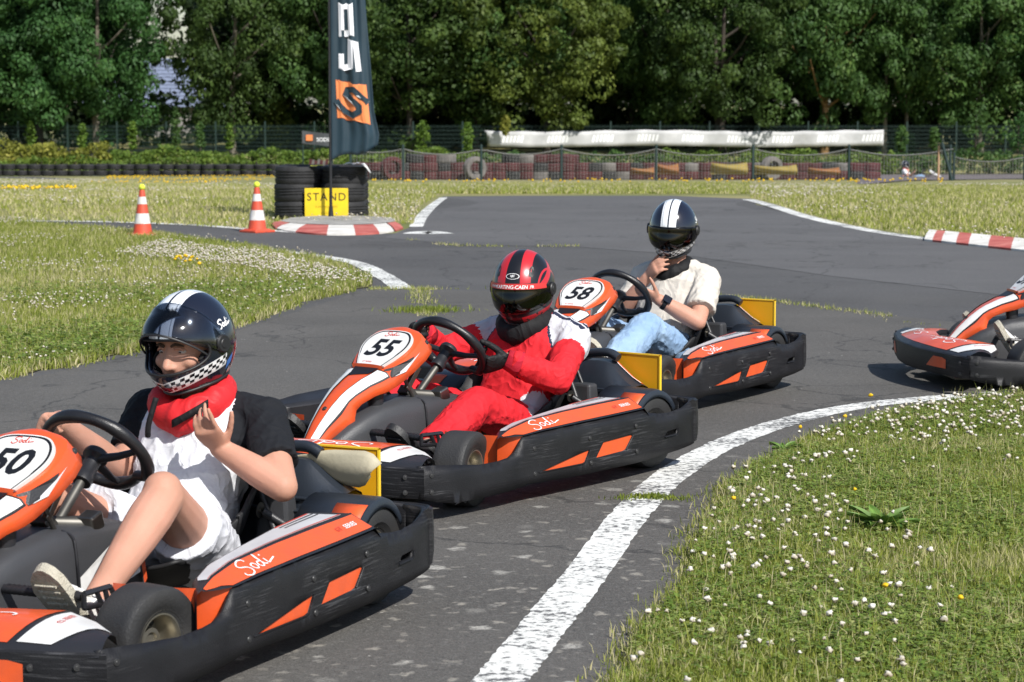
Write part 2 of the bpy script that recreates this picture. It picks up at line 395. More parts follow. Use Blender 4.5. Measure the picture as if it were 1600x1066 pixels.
stripe([(-100, 275.6), (140, 275), (425, 271)], .35, 'dirt_strip')

# ---- grass, clover, flowers (too many to count)
def zgv(Y):
    d = np.maximum(0, Y - 28); k = d * d / (d + 8); z = -.0315 * np.minimum(k, 63); return z + np.where(Y > 98, np.minimum((Y - 98) * .016, .45), 0)
def smooth_noise(X, Y, sc, seed):
    r = np.random.default_rng(seed); s = np.zeros_like(X)
    for k in range(6):
        a = r.uniform(0, 2 * PI); fq = sc * r.uniform(.6, 2.2); s += np.sin((X * math.cos(a) + Y * math.sin(a)) * fq + r.uniform(0, 6.28))
    return s / 6
def scatter(poly, n, bias=None):
    P = np.asarray(poly)[:, :2]; lo = P.min(0); hi = P.max(0); X = np.empty(0); Y = np.empty(0)
    while len(X) < n:
        x = RNG.uniform(lo[0], hi[0], n); y = RNG.uniform(lo[1], hi[1], n); k = inpoly_np(x, y, poly)
        if bias is not None: k &= RNG.uniform(0, 1, n) < bias(x, y)
        X = np.concatenate([X, x[k]]); Y = np.concatenate([Y, y[k]])
    return X[:n], Y[:n]
def blades(name, X, Y, h, w, m, rnd, seg=2, z0=.01, lean=.5, **kw):
    n = len(X); a = RNG.uniform(0, 2 * PI, n); la = RNG.uniform(0, 2 * PI, n); le = np.abs(RNG.normal(0, lean, n)); H = h * RNG.uniform(.45, 1.25, n); Wd = w * RNG.uniform(.6, 1.4, n)
    Z = zgv(Y) + z0; dx = np.cos(a) * Wd / 2; dy = np.sin(a) * Wd / 2; lx = np.cos(la) * np.sin(le) * H; ly = np.sin(la) * np.sin(le) * H; hz = np.cos(le) * H
    if seg == 1:
        V = np.stack([np.stack([X - dx, Y - dy, Z], 1), np.stack([X + dx, Y + dy, Z], 1), np.stack([X + lx, Y + ly, Z + hz], 1)], 1).reshape(-1, 3)
        F = np.arange(3 * n).reshape(n, 3); rn = np.repeat(rnd, 3)
    else:
        mx = X + lx * .35; my = Y + ly * .35; mz = Z + hz * .62
        V = np.stack([np.stack([X - dx, Y - dy, Z], 1), np.stack([X + dx, Y + dy, Z], 1), np.stack([mx + dx * .8, my + dy * .8, mz], 1), np.stack([mx - dx * .8, my - dy * .8, mz], 1), np.stack([X + lx, Y + ly, Z + hz], 1)], 1).reshape(-1, 3)
        b = np.arange(n)[:, None] * 5; F = np.concatenate([b + [0, 1, 2], b + [0, 2, 3], b + [3, 2, 4]], 1).reshape(-1, 3); rn = np.repeat(rnd, 5)
    return link(name, rawmesh(name, V, F, rn), None, m, kind='stuff', **kw)
M_GRASS = leafmat('grass blades', (.140, .195, .024), (.33, .36, .068), (.58, .52, .29), .42)
M_CLOV = leafmat('clover leaves', (.115, .185, .028), (.225, .305, .060), (.36, .38, .14), .35)
def dryness(X, Y, seed, sc=2.2): return .5 + .55 * smooth_noise(X, Y, sc, seed) + .22 * smooth_noise(X, Y, sc * 4, seed + 1)
def mixr(X, Y, seed, sc=2.2, k=.55): return np.clip(RNG.uniform(-.1, .75, len(X)) + k * (dryness(X, Y, seed, sc) - .3) * RNG.uniform(.3, 1, len(X)), 0, 1)
VIS_R = [(p[0], p[1]) for p in RIGHT if p[1] > 4.3]; VIS_R = [(VIS_R[0][0], 5.15)] + [p for p in VIS_R[1:-2] if p[0] < 2.75] + [(2.8, 10.5), (1.4, 5.15)]
SIDE_R = [(1.4, 5.15), (2.8, 10.6), (3.6, 10.6), (5.5, 10.1), (5.5, 5.15)]
X, Y = scatter(VIS_R, 165000); blades('grass', X, Y, .040, .0038, M_GRASS, np.clip(mixr(X, Y, 3) + .14, 0, 1), 2, lean=.85)
X, Y = scatter(VIS_R, 5000, lambda x, y: np.clip(.2 + dryness(x, y, 8, 3), 0, 1)); blades('grass', X, Y, .085, .0024, M_GRASS, np.clip(mixr(X, Y, 3) + .25, 0, 1), 2, lean=.45)
X, Y = scatter(SIDE_R, 50000); blades('grass', X, Y, .045, .006, M_GRASS, np.clip(mixr(X, Y, 3) + .14, 0, 1), 2, lean=.8)
X, Y = scatter(LEFT, 150000, lambda x, y: np.where(y < 16, 1., .55)); blades('grass', X, Y, .048, .0085, M_GRASS, np.clip(mixr(X, Y, 5, 1.0) + .22, 0, 1), 1, lean=.6)
farpoly = pl([(-60, 344), (160, 349), (300, 354), (420, 362), (430, 352), (600, 352), (645, 352), (655, 330), (685, 306), (560, 296), (-60, 280)])
X, Y = scatter(farpoly, 60000); blades('grass', X, Y, .055, .018, M_GRASS, np.clip(mixr(X, Y, 9, .5) + .42, 0, 1), 1)
farpoly2 = pl([(1172, 310), (1250, 334), (1350, 357), (1450, 372), (1700, 398), (2000, 425), (2000, 292), (1172, 292)])
X, Y = scatter(farpoly2, 78000); blades('grass', X, Y, .055, .018, M_GRASS, np.clip(mixr(X, Y, 10, .5) + .34, 0, 1), 1)
farpoly3 = pl([(560, 304), (1172, 304), (1172, 289), (560, 291)])
X, Y = scatter(farpoly3, 40000); blades('grass', X, Y, .07, .025, M_GRASS, np.clip(mixr(X, Y, 12, .4) + .3, 0, 1), 1)
# dry fringe where the grass meets the asphalt
for E_, n, hh, ww in ((redge, 9000, .035, .0034), (LEFT[:len(LEFT) // 2 - 6], 9000, .055, .007)):
    E2 = np.array([p[:2] for p in E_]); L = np.linalg.norm(np.diff(E2, axis=0), axis=1); c = np.concatenate([[0], np.cumsum(L)]); t = RNG.uniform(0, c[-1], n)
    X = np.interp(t, c, E2[:, 0]) + RNG.normal(0, .035, n); Y = np.interp(t, c, E2[:, 1]) + RNG.normal(0, .045, n); k = smooth_noise(X, Y, 7, 77) > -.35
    blades('grass_fringe', X[k], Y[k], hh, ww, M_GRASS, np.clip(RNG.uniform(.2, 1.15, k.sum()), 0, 1), 2, z0=0, lean=.8)
X, Y = scatter(VIS_R, 16000, lambda x, y: np.clip(.15 + 1.1 * smooth_noise(x, y, 4.5, 91), 0, 1)); blades('dry_grass', X, Y, .05, .003, M_GRASS, RNG.uniform(.82, 1.0, len(X)), 2, z0=.012, lean=1.1)
# clover leaves: small flat leaflets in threes
def clover(X, Y, r, z0, m=None):
    n = len(X); a = RNG.uniform(0, 2 * PI, n); Z = zgv(Y) + z0 * RNG.uniform(.4, 1.2, n); Rr = r * RNG.uniform(.6, 1.3, n); V = []
    for k in range(3):
        t = a + k * 2 * PI / 3; c, s = np.cos(t), np.sin(t); tz = RNG.normal(0, .25, n) * Rr
        for du, dv in ((0, 0), (.8, -.55), (1.25, 0), (.8, .55)): V.append(np.stack([X + (c * du - s * dv) * Rr, Y + (s * du + c * dv) * Rr, Z + tz * du], 1))
    V = np.stack(V, 1).reshape(-1, 3); F = np.arange(12 * n).reshape(3 * n, 4)
    return link('clover_leaves', rawmesh('clover_leaves', V, F, np.repeat(RNG.uniform(0, 1, n), 12)), None, m or M_CLOV, kind='stuff')
dens = lambda x, y: np.clip(.5 + .9 * smooth_noise(x, y, 3.2, 21), 0, 1)
X, Y = scatter(VIS_R, 27000, dens); clover(X, Y, .010, .046)
X, Y = scatter(LEFT, 9000, lambda x, y: np.clip(.4 + .9 * smooth_noise(x, y, 1.2, 25), 0, 1) * (y < 18)); clover(X, Y, .018, .05)
# flower heads
def ico():
    bm = bmesh.new(); bmesh.ops.create_icosphere(bm, subdivisions=2, radius=1); V = np.array([v.co[:] for v in bm.verts]); F = np.array([[v.index for v in f.verts] for f in bm.faces]); bm.free(); return V, F
def ico1():
    bm = bmesh.new(); bmesh.ops.create_icosphere(bm, subdivisions=1, radius=1); V = np.array([v.co[:] for v in bm.verts]); F = np.array([[v.index for v in f.verts] for f in bm.faces]); bm.free(); return V, F
def heads(name, X, Y, r, z, m, fine=True, bump=.28, **kw):
    V0, F0 = ico() if fine else ico1(); n = len(X); k = len(V0)
    rr = r * RNG.uniform(.65, 1.2, n); Z = zgv(Y) + z * RNG.uniform(.75, 1.35, n)
    rad = 1 + bump * RNG.uniform(-1, 1, (n, k)); V = V0[None] * (rad * rr[:, None])[:, :, None]; V[:, :, 2] *= .82
    V += np.stack([X, Y, Z], 1)[:, None, :]; F = (F0[None] + (np.arange(n) * k)[:, None, None]).reshape(-1, 3)
    rn = np.clip(.62 + .38 * V0[None, :, 2] + RNG.normal(0, .13, (n, 1)) + RNG.normal(0, .08, (n, k)), 0, 1).ravel()
    return link(name, rawmesh(name, V.reshape(-1, 3), F, rn), None, m, kind='stuff', **kw)
M_FLW = leafmat('clover blossom', (.26, .19, .10), (.60, .55, .45), (.78, .75, .67), .25, .8)
M_YEL = leafmat('yellow blossom', (.60, .36, .01), (.78, .52, .02), None, .2, .7)
fd = lambda x, y: np.clip(-.12 + .75 * smooth_noise(x, y, 3.4, 31) + .55 * smooth_noise(x, y, 9, 32) + np.where(y > 8.9, .75, 0) + np.clip((1.15 - (x - .3) / .9), 0, .35), 0, 1)
X, Y = scatter(VIS_R, 640, fd); heads('clover_flowers', X, Y, .0074, .060, M_FLW, True, .6)
blades('clover_stems', X, Y, .066, .002, M_CLOV, RNG.uniform(0, 1, len(X)), 1, lean=.02)
fl = lambda x, y: np.clip(-.1 + .8 * smooth_noise(x, y, .9, 41) + .5 * smooth_noise(x, y, 3, 42) + .25, 0, 1)
X, Y = scatter(LEFT, 2800, fl); heads('clover_flowers', X, Y, .0072, .055, M_FLW, False)
tipl = pl([(180, 405), (330, 420), (520, 450), (560, 440), (420, 405), (250, 385)]); X, Y = scatter(tipl, 1700); heads('clover_flowers', X, Y, .0078, .06, M_FLW, False)
for P, n in ((farpoly, 1500), (farpoly2, 2200), (farpoly3, 300)):
    X, Y = scatter(P, n, lambda x, y: np.clip(.2 + .9 * smooth_noise(x, y, .6, 51), 0, 1)); heads('clover_flowers', X, Y, .012, .06, M_FLW, False)
ye = pl([(140, 290), (330, 290), (430, 282), (430, 276), (170, 278)]); X, Y = scatter(ye, 420, lambda x, y: np.clip(.2 + smooth_noise(x, y, .4, 61), 0, 1)); heads('yellow_flowers', X, Y, .02, .06, M_YEL, False)
ye = pl([(0, 300), (120, 300), (120, 297), (0, 297)]); X, Y = scatter(ye, 90); heads('yellow_flowers', X, Y, .025, .06, M_YEL, False)
ye = pl([(270, 426), (315, 428), (312, 418), (275, 416)]); X, Y = scatter(ye, 16); heads('yellow_flowers', X, Y, .013, .10, M_YEL)
ye = pl([(560, 291), (1480, 291), (1480, 288), (560, 288.5)]); X, Y = scatter(ye, 160); heads('yellow_flowers', X, Y, .022, .1, M_YEL, False)
g = [G(*p) for p in ((1383, 965), (1146, 815), (1360, 648), (1500, 985), (1320, 680), (1250, 700), (1335, 800))]
heads('yellow_flowers', np.array([p.x for p in g]), np.array([p.y for p in g]), .009, .07, M_YEL)
X, Y = scatter(SIDE_R, 380, fd); heads('clover_flowers', X, Y, .009, .055, M_FLW)
# weeds in the cracks
def crack(px, n, h=.03, sp=.03):
    c = catmull([tuple(p) + (0,) for p in pl(px)], 20); X = []; Y = []
    for _ in range(n):
        p = random.choice(c); X.append(p.x + random.gauss(0, sp)); Y.append(p.y + random.gauss(0, sp * 2))
    X = np.array(X); Y = np.array(Y); k = smooth_noise(X, Y, 4, 71) > -.15; X = X[k]; Y = Y[k]
    blades('crack_weeds', X, Y, h, .006, M_GRASS, np.clip(RNG.uniform(.35, 1.1, len(X)), 0, 1), 1, z0=0, lean=.8)
crack([(575, 452), (640, 452), (700, 454), (780, 455)], 900); crack([(1120, 462), (1200, 470), (1290, 482), (1400, 496), (1500, 505)], 900)
crack([(655, 455), (662, 480), (668, 500)], 900, .035, .05); crack([(640, 375), (720, 384), (900, 385)], 500); crack([(1400, 498), (1440, 503)], 300, .02, .05)
for c0, n, s in (((665, 487), 700, .07), ((1018, 779), 260, .022), ((1050, 781), 130, .028), ((985, 780), 90, .03)):
    p = G(*c0); X = RNG.normal(p.x, s * 1.6, n); Y = RNG.normal(p.y, s, n)
    blades('grass_tuft', X, Y, .045 if s > .05 else .02, .005, M_GRASS, RNG.uniform(0, .6, n), 2, z0=0, lean=.7, )
# broad-leaved weed in the near verge
def weed(px, n, L, label):
    p = G(*px); root = empty('broadleaf_weed', (p.x, p.y, .012), 0, label, 'weed')
    for k in range(n):
        a = k * 2.4 + random.uniform(-.3, .3); l = L * random.uniform(.6, 1.15); el = random.uniform(.55, 1.25); rows = []
        for i in range(7):
            t = i / 6; w = .15 * l * math.sin(PI * min(1, t * .93 + .06)) ** .8; rr = l * t * math.cos(el * (1 - .5 * t)); z = l * (math.sin(el) * t - .35 * t * t)
            rows.append([Vector((rr * math.cos(a) - s * w * math.sin(a), rr * math.sin(a) + s * w * math.cos(a), max(.005, z) + abs(s) * .012)) for s in (-1, -.5, 0, .5, 1)])
        o = MB().grid(rows).build('leaf', M_WEED, root, smooth=180)
M_WEED = mat('weed leaf', (.11, .20, .036), .6, var=.3, vscale=20)
weed((1375, 838), 30, .12, 'large broad-leaved green weed standing out of the clover on the right verge')
weed((1225, 712), 7, .08, 'small dark leafy weed at the asphalt edge of the right verge')
# ================================================================== KERBS, CONES, TYRES, FLAG
M_RED = mat('faded red paint', (.34, .055, .045), .8, base2=(.50, .16, .13), vscale=6, det=8, bump=.4)
M_WHT = mat('faded white paint', (.50, .48, .44), .8, base2=(.72, .70, .66), vscale=6, det=8, bump=.4)
M_CONC = mat('grey concrete', (.28, .27, .25), .9, var=.3, vscale=7, det=8, bump=.6)
M_RUB = mat('black tyre rubber', (.012, .012, .013), .75, var=.5, vscale=9, bump=.5, bscale=40)
M_BLK = mat('black plastic', (.012, .012, .014), .42, base2=(.020, .020, .023), vscale=5, bump=.10, bscale=220)
def kerb(name, front, back, cols, hgt, label, top=None):
    """blocks between two ground lines (given in photo pixels), sloping up from front to back"""
    f = catmull([tuple(p) + (0,) for p in pl(front)], 12); k = catmull([tuple(p) + (0,) for p in pl(back)], 12)
    root = empty(name, (f[0].x, f[0].y, 0), 0, label, 'kerb'); o = root.location
    at = lambda c, t: c[min(len(c) - 1, int(t * (len(c) - 1) + .5))]
    n = len(cols); g = .012
    for i, cc in enumerate(cols):
        b = MB(); R0 = []
        for t in np.linspace((i + g) / n, (i + 1 - g) / n, 4):
            a, d = at(f, t) - Vector((o.x, o.y, 0)), at(k, t) - Vector((o.x, o.y, 0))
            R0.append([(a.x, a.y, .0), (a.x, a.y, hgt * .35), (a.x * .6 + d.x * .4, a.y * .6 + d.y * .4, hgt * .85), (d.x, d.y, hgt), (d.x, d.y, 0)])
        b.grid(R0, True, caps=True); b.build('kerb_block', M_RED if cc == 'r' else M_WHT, root, smooth=40)
    if top:
        t = catmull([tuple(p) + (0,) for p in pl(top)], 6); poly = [(p.x, p.y) for p in k] + [(p.x, p.y) for p in t]
        v, ff = cdt(poly); b = MB(); b.add([(x - o.x, y - o.y, hgt + .004) for x, y in v], ff); b.build('concrete_top', M_CONC, root)
    return root
kerb('kerb', [(424, 352), (440, 361), (500, 367.5), (565, 367.5), (608, 364), (630, 358)], [(438, 352), (462, 356), (505, 358), (560, 358), (596, 356), (618, 353)], 'rwrwrwr', .045,
     'rounded red and white kerb in front of the yellow STAND sign', [(612, 347), (560, 344), (500, 344), (455, 347)])
kerb('kerb', [(1444, 377), (1500, 383), (1600, 394), (1760, 412)], [(1452, 368), (1505, 373), (1605, 383), (1765, 400)], 'wrwrwrwrwr', .06, 'straight red and white kerb at the right edge of the track')

M_ORG = mat('orange red cone plastic', (.66, .075, .03), .55, base2=(.42, .07, .04), vscale=14, det=9)
M_WREF = mat('white cone band', (.74, .73, .71), .5, base2=(.52, .50, .47), vscale=14, det=9)
M_BALL = mat('yellow green tennis ball felt', (.62, .72, .06), .95, var=.1, vscale=60, bump=.5, bscale=300)
def cone():
    r = empty('traffic_cone', (0, 0, 0))
    b = MB(); b.box((0, 0, .012), (.27, .27, .024)); b.box((0, 0, .030), (.22, .22, .014), taper=.9); b.build('base', M_ORG, r, bevel=.006)
    rad = lambda z: .098 - (.098 - .026) * (z - .036) / .44
    for nm, a, c, m in (('lower_body', .036, .13, M_ORG), ('white_band', .13, .235, M_WREF), ('body', .235, .33, M_ORG), ('white_band', .33, .405, M_WREF), ('tip', .405, .475, M_ORG)):
        MB().lathe([(rad(a) + (.001 if m is M_WREF else 0), a), (rad(c) + (.001 if m is M_WREF else 0), c)] + ([(.018, c), (.018, c - .05)] if nm == 'tip' else []), 28).build(nm, m, r, smooth=50)
    return r
c0 = cone(); c1 = copy_tree(c0)
for c, px, lb, lb2 in ((c0, (223, 369), 'left orange and white traffic cone, standing alone on the track', 'tennis ball on the tip of the left traffic cone'), (c1, (402, 363), 'orange and white traffic cone beside the kerb and the black tyres', 'tennis ball on the tip of the cone beside the kerb')):
    p = G(*px); c.location = p; c.scale = (.96, .96, .96); c.rotation_euler = (0, 0, random.uniform(0, 1)); tag(c, lb, 'cone', 'traffic cones')
    o = MB().sphere((0, 0, 0), .033, 16, 10).build('tennis_ball', M_BALL, smooth=180); o.location = p + Vector((0, 0, .482)); tag(o, lb2, 'ball', 'tennis balls on cones')

def tyre_mesh(Ro, Ri, w, n=28, name='tyre'):
    pr = [(Ri, -w * .42), (Ri + .02, -w * .5), (Ro * .93, -w * .5), (Ro * .985, -w * .42), (Ro, -w * .25)]
    for i in range(3): z = -w * .2 + i * w * .16; pr += [(Ro, z), (Ro - .008, z + .006), (Ro - .008, z + .02), (Ro, z + .026)]
    pr += [(Ro, w * .25), (Ro * .985, w * .42), (Ro * .93, w * .5), (Ri + .02, w * .5), (Ri, w * .42), (Ri + .03, w * .3), (Ro * .9, w * .25), (Ro * .9, -w * .25), (Ri + .03, -w * .3)]
    return MB().lathe(pr, n, closed_prof=True).mesh(name, 40)
# stack of car tyres carrying the sign
M_BIGT = tyre_mesh(.255, .15, .20); M_BIGT.materials.append(M_RUB)
c = G(497, 344); dy = .28
for i, (dx, dyy, lv, lb) in enumerate(((-.262, 0, 0, 'bottom left front'), (.262, 0, 0, 'bottom right front'), (-.262, 0, 1, 'middle left front'), (.262, 0, 1, 'middle right front'), (-.25, 0, 2, 'top left front'), (.27, .02, 2, 'top right front'),
                                       (-.262, .53, 0, 'bottom left rear'), (.262, .53, 0, 'bottom right rear'), (-.262, .53, 1, 'middle left rear'), (.262, .53, 1, 'middle right rear'), (-.25, .53, 2, 'top left rear'), (.26, .53, 2, 'top right rear'))):
    o = link('tyre', M_BIGT, None, label=f'black car tyre at the {lb} of the stack behind the STAND sign', cat='tyre', group='stacked black tyres'); dyb = dy
    o.location = (c.x + dx, c.y + dyb + dyy, .10 + lv * .20 - (.01 if lv == 2 else 0)); o.rotation_euler = (random.uniform(-.02, .02), random.uniform(-.02, .02), i)
M_YSIGN = mat('yellow sign board', (.80, .58, .01), .5, base2=(.66, .47, .02), vscale=9, det=8)
M_INK = mat('black lettering', (.012, .012, .012), .6); M_INK2 = mat('faint sign print', (.42, .30, .01), .6)
sg = empty('sign', (c.x + .095, c.y + .005, .025), 0, 'yellow STAND sign leaning on the stack of black tyres', 'sign')
MB().box((0, 0, .165), (.485, .012, .33)).build('board', M_YSIGN, sg, bevel=.002)
sf = lambda u, v: (u, -.0085, v)
V, F = text2d('STAND', .085, 0, -.0, 1.18); decal('lettering', [(x - .0, y + .235) for x, y in V], F, sf, M_INK, sg)
V, F = text2d('KARTING CAEN', .022, 0, 0, 1.1); decal('small_lettering', [(x, y + .125) for x, y in V], F, sf, M_INK2, sg)
V, F = text2d('ACCUEIL', .022, 0, 0, 1.1); decal('small_lettering', [(x, y + .055) for x, y in V], F, sf, M_INK2, sg)
M_CLOTHW = mat('white cloth', (.72, .72, .70), .9, var=.1, vscale=12)
rows = []
for i in range(9):
    t = i / 8; rows.append([(-.12 + .30 * t, y + .04 * math.sin(6 * t), .012 + .02 * math.sin(9 * t + 3 * y) ** 2 - (.10 * (t - .75) * 4 if t > .75 else 0)) for y in (-.13, -.06, 0, .07, .13)])
o = MB().grid(rows).build('cloth', M_CLOTHW, smooth=180, solid=.003); o.location = (c.x + .40, c.y + .17, .605); tag(o, 'crumpled white cloth lying on the top right tyre of the stack', 'cloth')
rows = [[(x, y, .004 * math.sin(x * 40)) for y in (-.06, 0, .06)] for x in np.linspace(-.07, .07, 6)]
o = MB().grid(rows).build('cloth', mat('yellow green cloth', (.50, .52, .05), .9), smooth=180, solid=.003); o.location = (c.x - .02, c.y + .12, .603); tag(o, 'small yellow cloth lying on top of the black tyre stack', 'cloth')

# feather flag
M_FLAG = mat('dark teal flag cloth', (.011, .028, .042), .34, base2=(.016, .038, .054), vscale=3, spec=.6)
M_FOR = mat('orange flag print', (.72, .22, .07), .5); M_FWH = mat('white flag print', (.78, .78, .80), .5)
fp = Vector((c.x + .155, c.y - .14, 0))
fl = empty('feather_flag', fp, 0, 'tall dark feather flag with an orange emblem and white letters on a black pole', 'flag')
MB().tube([(0, 0, 0), (0, 0, 1.0), (0, 0, 3.3)], [.018, .016, .012], 12).build('pole', M_BLK, fl, smooth=60)
MB().lathe([(.0, .0), (.16, .0), (.16, .03), (.03, .05), (.022, .16), (.0, .16)], 24).build('base', M_BLK, fl, smooth=40)
def fsurf(u, v, e=0.):
    """u 0 at the pole to 1 at the free edge, v height in metres"""
    wd = interp(v, [.64, .70, .95, 1.2, 1.7, 2.2, 3.2], [.26, .50, .53, .475, .44, .40, .34])
    low = .045 * (1 - u) * 0
    x = .012 + u * wd
    y = -.018 + .035 * math.sin(u * 5.2 + v * .9) * u + .02 * math.sin(u * 13 + v * 2.0) * u + .012 * math.sin(u * 24 - v * 1.3) * min(1, u * 4)
    return Vector((x, y - e, v))
rows = []
for i in range(60):
    t = i / 59; r = []
    for j in range(31):
        u = j / 30; vb = .66 + .16 * u + .03 * math.sin(u * 7); v = vb + (3.25 - vb) * t; r.append(fsurf(u, v))
    rows.append(r)
MB().grid(rows).build('banner', M_FLAG, fl, smooth=180, solid=.002)
def fflat(pts, tris, name, m):
    b = MB(); b.add([fsurf(p[0], p[1], .006) for p in pts], tris); return b.build(name, m, fl)
def fpoly(poly, name, m, holes=()):
    inner = [(x, y) for x in np.arange(0, 1, .06) for y in np.arange(.6, 3.2, .03)]
    v, f = cdt(poly, holes, inner); return fflat(v, f, name, m)
def band(P, w, cap=False):
    P = [Vector((p[0] * .47, p[1])) for p in P]; L = []; Rr = []
    for i, p in enumerate(P):
        a = (P[i] - P[i - 1]).normalized() if i else (P[1] - P[0]).normalized(); d = (P[i + 1] - P[i]).normalized() if i < len(P) - 1 else a
        na = Vector((-a.y, a.x)); n2 = Vector((-d.y, d.x)); mm = (na + n2).normalized(); k = w / 2 / max(.3, mm.dot(na)); L.append(p + mm * k); Rr.append(p - mm * k)
    return [(p.x / .47, p.y) for p in L + Rr[::-1]]
# orange square carrying a dark S-shaped band, then the white letters S O D I running up the flag
SQ = [(.14, 1.135), (.86, 1.06), (.86, 1.50), (.12, 1.555)]
fpoly(SQ, 'emblem', M_FOR)
def fline(poly, name, m, e):
    inner = [(x, y) for x in np.arange(0, 1, .06) for y in np.arange(.6, 3.2, .03)]
    v, f = cdt(poly, (), inner); b = MB(); b.add([fsurf(p[0], p[1], e) for p in v], f); b.build(name, m, fl)
fline(band([(.12, 1.33), (.33, 1.21), (.50, 1.165), (.66, 1.21), (.66, 1.26), (.36, 1.40), (.40, 1.445), (.54, 1.445), (.88, 1.30)], .062), 'emblem_band', M_FLAG, .016)
L0 = .06
fpoly(band([(.70, 1.645), (.66, 1.94), (.52, 1.96), (.49, 1.70), (.34, 1.685), (.27, 1.70), (.27, 1.84)], .064), 'letter', M_FWH)
fpoly(band([(.30, 2.06), (.56, 2.06), (.56, 2.36), (.30, 2.36), (.30, 2.025)], .070), 'letter', M_FWH)
fpoly(band([(.60, 2.47), (.60, 2.72), (.50, 2.78), (.34, 2.72), (.30, 2.47)], .064), 'letter', M_FWH)
fpoly(band([(.30, 2.90), (.60, 2.90)], .08), 'letter', M_FWH)

# ================================================================== BARRIERS AND NETS
M_TRED = mat('dark red painted tyre', (.036, .005, .007), .8, base2=(.070, .012, .014), vscale=5, det=6); M_TWH = mat('dirty white painted tyre', (.085, .078, .075), .85, base2=(.16, .145, .135), vscale=5, det=6)
ORDW = 'first second third fourth fifth sixth seventh eighth ninth tenth eleventh twelfth thirteenth fourteenth fifteenth sixteenth seventeenth eighteenth nineteenth twentieth'.split()
def ORD(i): return ORDW[i] if i < 20 else ('twenty-' + ORDW[i - 20] if i < 29 else ('thirtieth' if i == 29 else 'thirty-' + ORDW[i - 30]))
BT = tyre_mesh(.33, .19, .24, 20)
tm = {}
for k, m in (('b', M_RUB), ('r', M_TRED), ('w', M_TWH)): tm[k] = BT.copy(); tm[k].name = 'tyre'; tm[k].materials.clear(); tm[k].materials.append(m)
def tyre(p, k, lb, grp, rot=(0, 0, 0), s=1.):
    o = link('tyre', tm[k], None, label=lb, cat='tyre', group=grp); o.location = p; o.rotation_euler = rot; o.scale = (s, s, s)
for i in range(25):                                   # black row on the left, two tyres high
    u = -8 + i * 20.8; p = W(u, 270, 90.0 - .05 * abs(i - 12)); z = zg(p.y)
    for lv in range(2):
        tyre((p.x, p.y + (.15 if i < 3 else 0), z + .14 + lv * .235), 'b', f'{ORD(i)} tyre from the left in the {("lower", "upper")[lv]} layer of the black wall below the hedge', 'black tyres along the hedge', (random.uniform(-.06, .06), random.uniform(-.06, .06), i), .82)
pat = 'rrbrwrrrbrrrrbrrwrrbrrbrrrwrbrrrrbrrbrw'
for i in range(38):                                   # red, white and black wall behind the net
    u = 566 + i * 21.4; p = W(u, 290, 66.0); z = zg(p.y)
    if u > 1375: break
    for lv in range(3):
        k = pat[(i * 2 + lv * 7) % len(pat)]
        if lv == 2 and not (640 < u < 700 or 780 < u < 900): continue
        tyre((p.x, p.y, z + .12 + lv * .24), k, f'{ORD(i)} tyre from the left in the {("bottom", "middle", "top")[lv]} row behind the net, painted ' + {'r': 'dark red', 'w': 'white', 'b': 'black'}[k], {'r': 'red', 'w': 'white', 'b': 'black'}[k] + ' tyres behind the net', (random.uniform(-.05, .05), random.uniform(-.05, .05), i), random.uniform(.95, 1.05))
# rolled tyres standing upright in the gaps
for u in (613, 742, 1205):
    p = W(u, 290, 65.2); tyre((p.x, p.y, zg(p.y) + .33), 'w' if u > 700 else 'r', {613: 'dark red tyre standing upright by the net, leftmost of the upright ones', 742: 'white tyre standing upright by a net post', 1205: 'white tyre standing upright at the right part of the net'}[u], None, (PI / 2, 0, .5), 1.)
M_POST = mat('dark green post', (.012, .03, .03), .6); M_NET = mat('pale grey net cord', (.24, .24, .23), .9)
def net(us, Y, h=.82, label=''):
    P = [W(u, 290, Y) for u in us]; root = empty('safety_net', (P[0].x, Y, zg(Y)), 0, label, 'net'); o = root.location
    for p in P: MB().tube([(p.x - o.x, 0, 0), (p.x - o.x, 0, h + .14)], .035, 8).build('post', M_POST, root, smooth=60)
    b = MB(); xs = np.arange(P[0].x, P[-1].x, .085)
    def sag(x):
        for a, d in zip(P[:-1], P[1:]):
            if a.x <= x <= d.x: t = (x - a.x) / (d.x - a.x); return h - .34 * 4 * t * (1 - t) * .5 * min(1, (d.x - a.x) / 2.4)
        return h
    yy = lambda x: .03 * math.sin(x * 3.1)
    for x in xs: b.box((x - o.x, yy(x), sag(x) / 2), (.0055, .0055, sag(x)))
    for k in range(10):
        f = k / 9
        for x in np.arange(P[0].x, P[-1].x - .1, .28): z0, z1 = sag(x) * f + .02, sag(min(x + .28, P[-1].x)) * f + .02; b.tube([(x - o.x, yy(x), z0), (x + .28 - o.x, yy(x + .28), z1)], .02 if k == 9 else .0028, 3, caps=False)
    b.build('netting', M_NET, root, kind='stuff')
net([548, 630, 752, 877], 62, label='sagging grey safety net in front of the red tyre wall, left section'); net([877.5, 1025, 1176], 62, .82, 'sagging grey safety net beside the orange screens, middle section')
net([1176.5, 1326, 1484], 62, .82, 'sagging grey safety net in front of the far karter, right section'); net([1490, 1600, 1720], 64, .62, 'low grey safety net at the far right edge')
p = W(1480, 293, 61.5); lp = empty('leaning_post', (p.x, p.y, zg(p.y)), 0, 'dark post leaning left at the end of the net', 'post')
MB().tube([(.12, 0, 0), (-.16, 0, 1.0)], .04, 8).build('shaft', M_POST, lp, smooth=60); MB().tube([(-.22, .1, 0), (-.22, .1, .92)], .028, 8).build('stake', mat('pale wooden stake', (.42, .26, .16), .8), lp, smooth=60)
